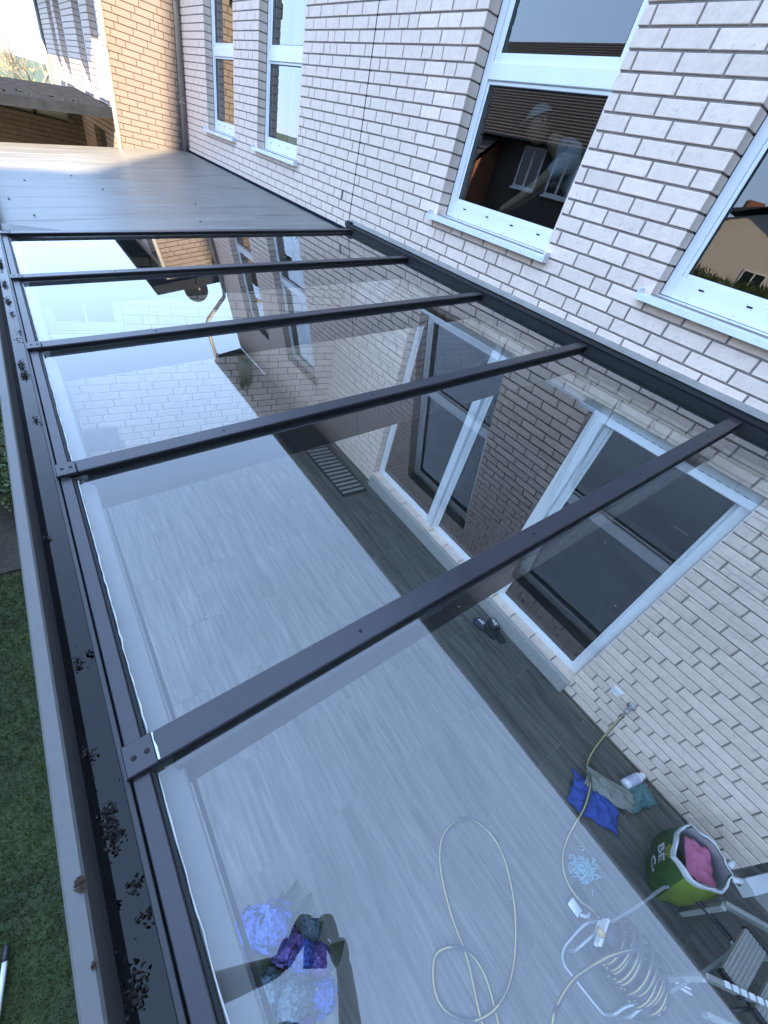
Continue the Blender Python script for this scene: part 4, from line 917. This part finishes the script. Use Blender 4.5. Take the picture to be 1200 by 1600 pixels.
heads = [((-2.855, -1.215, .66), .068, 'petalblue'), ((-2.785, -1.265, .72), .078, 'petalblue'), ((-2.76, -1.335, .66), .06, 'petalviolet'), ((-2.655, -1.36, .58), .048, 'petalgreen'), ((-2.90, -1.315, .55), .055, 'petalviolet'), ((-2.665, -1.46, .58), .055, 'petalviolet'), ((-2.87, -1.42, .62), .055, 'petalgreen'), ((-2.80, -1.49, .62), .07, 'petalgreen'), ((-2.72, -1.41, .62), .05, 'petalblue'), ((-2.69, -1.56, .55), .06, 'petalblue'), ((-2.82, -1.60, .55), .07, 'petalviolet')]
for c, r, m_ in heads:
    mophead(c, r, m_)
    mb().tube(cat([(-2.77 + random.uniform(-.05, .05), -1.40 + random.uniform(-.05, .05), .24), (Vector(c) + Vector((-2.77, -1.4, .3))) / 2 + Vector((0, 0, .02)), Vector(c) - Vector((0, 0, .02))], 4), .004, 6).build('stem', 'hyleaf', hy, True)
def big_leaf(p, d, L_, wd, m_, parent):
    p = Vector(p); d = Vector(d).normalized(); s = d.cross(Vector((0, 0, 1))).normalized(); v = []; f = []; n = 7
    for i in range(n):
        t = i / (n - 1); w = wd * math.sin(math.pi * min(.97, max(.03, t)) ** .8) ; q = p + d * L_ * t + Vector((0, 0, .05 * L_ * math.sin(t * 3) - .25 * L_ * t * t))
        v += [q - s * w + Vector((0, 0, w * .3)), q, q + s * w + Vector((0, 0, w * .3))]
    for i in range(n - 1): a = i * 3; f += [(a, a + 1, a + 4, a + 3), (a + 1, a + 2, a + 5, a + 4)]
    mb().add(v, f).build('leaf', m_, parent, True)
for k in range(26):
    a = k * 2.4; big_leaf((-2.77 + .05 * math.cos(a), -1.40 + .07 * math.sin(a), .33 + .01 * k), (math.cos(a), math.sin(a), .35), random.uniform(.12, .17), .035, 'hyleaf', hy)
for p, d in (((-2.76, -1.30, .62), (.45, .85, .2)), ((-2.70, -1.33, .60), (.8, .5, .1)), ((-2.66, -1.50, .5), (.9, .1, .1)), ((-2.83, -1.35, .58), (-.9, .2, .2)), ((-2.72, -1.28, .62), (.7, .7, .1))): big_leaf(p, d, .14, .04, 'hyleaf', hy)

# ================================================================ people
def skin(name, verts, edges, radii, m_, parent, sub=2, root=0):
    me = bpy.data.meshes.new(name); me.from_pydata([tuple(v) for v in verts], edges, []); o = bpy.data.objects.new(name, me); COL.objects.link(o)
    o.modifiers.new('s', 'SKIN'); me.skin_vertices[0].data[root].use_root = True
    for i, r in enumerate(radii): me.skin_vertices[0].data[i].radius = (r, r) if not isinstance(r, tuple) else r
    sb = o.modifiers.new('b', 'SUBSURF'); sb.levels = sub; sb.render_levels = sub
    dg = bpy.context.evaluated_depsgraph_get(); m2 = bpy.data.meshes.new_from_object(o.evaluated_get(dg)); bpy.data.objects.remove(o); m2.materials.clear()
    m2.polygons.foreach_set('use_smooth', [True] * len(m2.polygons)); m2.name = name
    return link(name, m2, m_, parent)
def head(c, fwd, up, m_, parent, cap='white'):
    """skull with nose, brow, chin, ears, eyes and mouth, looking along fwd"""
    F = Vector(fwd).normalized(); U = Vector(up); U = (U - F * U.dot(F)).normalized(); L_ = U.cross(F); c = Vector(c)
    bm = bmesh.new(); bmesh.ops.create_uvsphere(bm, u_segments=32, v_segments=24, radius=1)
    for v in bm.verts:
        x, y, z = v.co            # x fwd, y left, z up
        X, Y, Z = x * .098, y * .076, z * .118
        if z < 0: Y *= 1 - .28 * (-z) ** 1.2; X = X * (1 - .10 * -z) + (.012 * -z if x > 0 else -.0 + .03 * -z)
        g = lambda a, b, s: math.exp(-((y - a) ** 2 + (z - b) ** 2) / s)
        if x > 0:
            X += .024 * g(0, -.18, .012) + .012 * g(0, -.02, .008) + .007 * (g(.32, .14, .03) + g(-.32, .14, .03)) - .012 * (g(.33, .0, .02) + g(-.33, .0, .02)) + .007 * g(0, -.46, .02) + .012 * g(0, -.8, .04)
        v.co = c + F * X + L_ * Y + U * Z
    me = bpy.data.meshes.new('head'); bm.to_mesh(me); bm.free(); me.polygons.foreach_set('use_smooth', [True] * len(me.polygons)); h = link('head', me, m_, parent)
    P = lambda x, y, z: c + F * x + L_ * y + U * z
    for s in (-1, 1):
        mb().lathe(P(.083, s * .031, .002), [(0, .009), (.006, .0075), (.0085, .003), (.009, 0)], 12, F).build('eye', 'white', h, True)
        mb().lathe(P(.0905, s * .031, .002), [(0, .0022), (.0042, .001)], 10, F).build('iris', 'hair', h)
        mb().tube([P(.0, s * .073, .028), P(-.012, s * .086, .03), P(-.018, s * .088, .0), P(-.008, s * .080, -.028), P(.0, s * .073, -.026)], .007, 8).build('ear', m_, h, True)
        mb().tube([P(.09, s * .016, .023), P(.093, s * .032, .028), P(.082, s * .048, .022)], .003, 6).build('eyebrow', 'hair', h, True)
    M['lip'] = M.get('lip') or mat('lip', (.42, .18, .15), .5)
    mb().tube([P(.083, .024, -.056), P(.097, .008, -.053), P(.098, 0, -.055), P(.097, -.008, -.053), P(.083, -.024, -.056)], .0045, 6).build('mouth', 'lip', h, True)
    b = mb(); n = 20         # hair shell and cap
    for i in range(8):
        t = i / 7 * 1.65
        for k in range(n):
            a = 6.283 * k / n; fr_ = math.cos(a); tt = t * (1.0 if fr_ < .3 else .72)
            b.v.append(tuple(P(.104 * math.sin(tt) * math.cos(a) - .004, .083 * math.sin(tt) * math.sin(a), .126 * math.cos(tt))))
    for i in range(7):
        for k in range(n): b.f.append((i * n + k, i * n + (k + 1) % n, (i + 1) * n + (k + 1) % n, (i + 1) * n + k))
    b.build('hair', 'hair', h, True)
    if cap:
        b = mb()
        for i in range(7):
            t = i / 6 * 1.30
            for k in range(n): a = 6.283 * k / n; b.v.append(tuple(P(.112 * math.sin(t) * math.cos(a), .090 * math.sin(t) * math.sin(a), .030 + .108 * math.cos(t))))
        for i in range(6):
            for k in range(n): b.f.append((i * n + k, i * n + (k + 1) % n, (i + 1) * n + (k + 1) % n, (i + 1) * n + k))
        cp = b.build('cap', cap, h, True); b = mb()
        v = [P(.100 * math.cos(a), .085 * math.sin(a), .058) for a in [R(q) for q in range(-60, 61, 12)]] + [P(.100 + .075 * math.cos(a * .9), .088 * math.sin(a), .050) for a in [R(q) for q in range(-60, 61, 12)]]
        b.add(v, [(i, i + 1, i + 12, i + 11) for i in range(10)]); o = b.build('cap_peak', cap, h, True); o.modifiers.new('t', 'SOLIDIFY').thickness = .003
    return h
def hand(name, wrist, knuckles, tips, thumb, m_, parent):
    """palm with five separately bent fingers; knuckles and tips give four fingers, thumb three points"""
    W_ = Vector(wrist); K = [Vector(k) for k in knuckles]; mid = sum(K, Vector()) / 4
    v = [W_, W_.lerp(mid, .45), W_.lerp(mid, .85)]; e = [(0, 1), (1, 2)]; r = [(.026, .020), (.036, .017), (.034, .014)]
    h = skin(name, v, e, r, m_, parent, 2, 0)
    for i in range(4):
        ch = tips[i]; pts = [W_.lerp(K[i], .55), K[i]] + [Vector(q) for q in ch]
        rr_ = [.0105, .0098, .0088, .0080, .0068][:len(pts)]
        skin('finger', pts, [(j, j + 1) for j in range(len(pts) - 1)], rr_, m_, h, 2, 0)
    pts = [Vector(q) for q in thumb]; skin('thumb', pts, [(j, j + 1) for j in range(len(pts) - 1)], [.014, .0125, .0105, .0085][:len(pts)], m_, h, 2, 0)
    return h
CW = camo.rotation_euler.to_matrix(); cl = lambda x, y, z: CAMP + CW @ Vector((x, y, z))     # phone axes: right, up, back
ph = empty('photographer', (-3.5, -1.9, 1.9), 'photographer in a pale shirt and cap holding up a phone, mirrored in the glass', 'person')
LS, RS = Vector((-3.50, -1.58, 3.24)), Vector((-3.20, -1.90, 3.24)); LE, RE = Vector((-3.375, -1.255, 3.03)), Vector((-3.03, -1.80, 3.02))
LW, RW = cl(-.105, -.075, .085), cl(.105, -.085, .085)
CH_ = Vector((-3.40, -1.80, 3.12)); HP = Vector((-3.62, -2.02, 2.72))
v = [HP, HP.lerp(CH_, .5), CH_, Vector((-3.355, -1.75, 3.30)), Vector((-3.315, -1.70, 3.40)), LS, RS, LS.lerp(LE, .5), LE, RS.lerp(RE, .5), RE, LE.lerp(LW, .5), LW, RE.lerp(RW, .5), RW,
     HP + Vector((-.07, .08, -.06)), HP + Vector((.09, -.07, -.06)), Vector((-3.60, -1.82, 2.34)), Vector((-3.42, -2.05, 2.34)), Vector((-3.70, -1.90, 1.97)), Vector((-3.52, -2.12, 1.97)), Vector((-3.58, -1.80, 1.93)), Vector((-3.40, -2.02, 1.93))]
v += [cl(-.088, -.062, .066), cl(.088, -.062, .066)]
e = [(12, 23), (14, 24), (0, 1), (1, 2), (2, 3), (3, 4), (2, 5), (2, 6), (5, 7), (7, 8), (6, 9), (9, 10), (8, 11), (11, 12), (10, 13), (13, 14), (0, 15), (0, 16), (15, 17), (16, 18), (17, 19), (18, 20), (19, 21), (20, 22)]
r = [.14, .13, .14, .075, .055, .075, .075, .052, .045, .052, .045, .040, .027, .040, .027, .10, .10, .065, .065, .045, .045, .035, .035, .024, .024]
body = skin('body', v, e, r, 'skin', ph, 2, 0)
vs = v[:4] + [v[5], v[6], LS.lerp(LE, .55), RS.lerp(RE, .55)]
skin('shirt', vs, [(0, 1), (1, 2), (2, 3), (2, 4), (2, 5), (4, 6), (5, 7)], [.155, .15, .158, .075, .09, .09, .068, .068], 'shirt', ph, 2, 0)
skin('trousers', [v[0], v[15], v[16], v[17], v[18], v[19] + Vector((0, 0, .04)), v[20] + Vector((0, 0, .04))], [(0, 1), (0, 2), (1, 3), (2, 4), (3, 5), (4, 6)], [.15, .115, .115, .078, .078, .06, .06], 'darkcloth', ph, 2, 0)
head((-3.27, -1.655, 3.51), CAMP - Vector((-3.27, -1.655, 3.55)), (0, 0, 1), 'skin', ph, 'shirt')
for sx, nm in ((-1, 'left'), (1, 'right')):
    X = lambda x, y, z: cl(sx * x, y, z)
    kn = [X(.062, .005 - .022 * i, .030) for i in range(4)]
    tips = [[X(.052, .012 - .021 * i, .014), X(.030 - .002 * i, .010 - .020 * i, .0125), X(.014 + .003 * i, .006 - .019 * i, .0135)] for i in range(4)]
    th = [X(.088, -.075, .065), X(.062, -.060, .058), X(.040, -.040, .050), X(.022, -.022, .043)]
    hand('hand', X(.105, -.085, .085), kn, tips, th, 'skin', ph)
M['phone'] = mat('phone_back', (.03, .03, .035), .25)
pho = empty('phone', CAMP, 'dark smartphone held upright in both hands, mirrored in the roof glass', 'phone')
PF = Matrix.Translation(CAMP) @ CW.to_4x4()
mb().box((-.037, -.135, .0225), (.037, .020, .031), .003, PF).build('case', 'phone', pho)
mb().box((-.034, -.132, .0312), (.034, .017, .0318), None, PF).build('screen', 'darkpane', pho)
b = mb(); 
for q in (-.018, .012): b.lathe(PF @ Vector((-.018 if False else q, .0, .0225)), [(.0, -.003), (.007, -.003), (.0075, 0)], 12, CW @ Vector((0, 0, 1)))
b.build('lens', 'black', pho)
# ladder the photographer stands on
ll = empty('leaning_ladder', (-4.1, -2.4, 0), 'aluminium ladder on the lawn on which the photographer stands', 'ladder')
d0 = Vector((.28, .27, 1)).normalized(); s0 = Vector((.69, -.72, 0)); F0 = Vector((-4.10, -2.42, -.02))
for s in (-.19, .19): mb().tube([F0 + s0 * s, F0 + s0 * s + d0 * 2.55], .022, 8).build('stile', 'bare_alu', ll)
for k in range(9): p = F0 + d0 * (.25 + .27 * k); mb().tube([p - s0 * .19, p + s0 * .19], .014, 8).build('rung', 'bare_alu', ll)
# person kneeling inside the upper window
pi = empty('person', (1.0, 1.2, 2.72), 'person in a white shirt and cap bending down inside the large upper window', 'person')
v = [Vector(p) for p in ((1.15, .95, 3.02), (1.05, 1.15, 3.28), (.92, 1.38, 3.50), (.82, 1.56, 3.60), (.78, 1.64, 3.64), (.76, 1.30, 3.55), (1.08, 1.50, 3.50), (.66, 1.42, 3.38), (.62, 1.56, 3.22), (1.0, 1.66, 3.36), (.86, 1.72, 3.2), (.55, 1.70, 3.08), (.72, 1.80, 3.08), (1.05, .82, 2.95), (1.27, .95, 2.95), (.98, 1.25, 2.80), (1.22, 1.30, 2.80), (1.05, .75, 2.76), (1.32, .85, 2.76))]
e = [(0, 1), (1, 2), (2, 3), (3, 4), (2, 5), (2, 6), (5, 7), (7, 8), (6, 9), (9, 10), (8, 11), (10, 12), (0, 13), (0, 14), (13, 15), (14, 16), (15, 17), (16, 18)]
skin('body', v, e, [.14, .14, .15, .07, .055, .08, .08, .05, .042, .05, .042, .027, .027, .1, .1, .065, .065, .05, .05], 'skin', pi, 2, 0)
skin('shirt', [v[0], v[1], v[2], v[3], v[5], v[6], v[7], v[9]], [(0, 1), (1, 2), (2, 3), (2, 4), (2, 5), (4, 6), (5, 7)], [.15, .165, .175, .085, .10, .10, .065, .065], 'shirt', pi, 2, 0)
skin('trousers', [v[0], v[13], v[14], v[15], v[16], v[17], v[18]], [(0, 1), (0, 2), (1, 3), (2, 4), (3, 5), (4, 6)], [.155, .115, .115, .078, .078, .06, .06], 'darkcloth', pi, 2, 0)
head((.72, 1.72, 3.68), (-.75, .45, -.45), (0, .3, 1), 'skin', pi, 'white')
for w_, dx in ((v[11], Vector((-.5, .5, -.7))), (v[12], Vector((-.6, .4, -.7)))):
    dx.normalize(); sd = dx.cross(Vector((0, 0, 1))).normalized()
    kn = [w_ + dx * .085 + sd * (.030 - .02 * i) for i in range(4)]
    tips = [[kn[i] + dx * .035 + Vector((0, 0, -.006)), kn[i] + dx * .055 + Vector((0, 0, -.022)), kn[i] + dx * .062 + Vector((0, 0, -.04))] for i in range(4)]
    hand('hand', w_, kn, tips, [w_ + dx * .02 + sd * .03, w_ + dx * .05 + sd * .055, w_ + dx * .085 + sd * .062, w_ + dx * .105 + sd * .055], 'skin', pi)

# specks of bird lime and dried drops on the panes
b = mb()
for _ in range(150):
    lx = -random.uniform(.1, 2.9); y = random.uniform(-2.0, 3.0)
    if any(abs(y - (q - .03)) < .06 for q in YR): continue
    flake(b, RM @ Vector((LR * 0 + lx, y, -.0255)), random.choice((.0012, .0016, .002, .003)), th=.02)
tag(b.build('dirt_specks', 'grout'), 'pale dried specks of dirt scattered over the glass panes', 'dirt', kind='stuff')

yj = YR[4]
mb().add([RM @ Vector(p) for p in ((-LR + .0565, yj - .060, .0017), (-LR + .0605, yj - .060, .0012), (-LR + .0610, yj - .034, .0012), (-LR + .0585, yj - .018, .0013), (-LR + .0600, yj - .002, .0012), (-LR + .0565, yj - .002, .0017))], [(0, 1, 2, 3, 4, 5)]).build('lime_joint', 'silicone', roof)
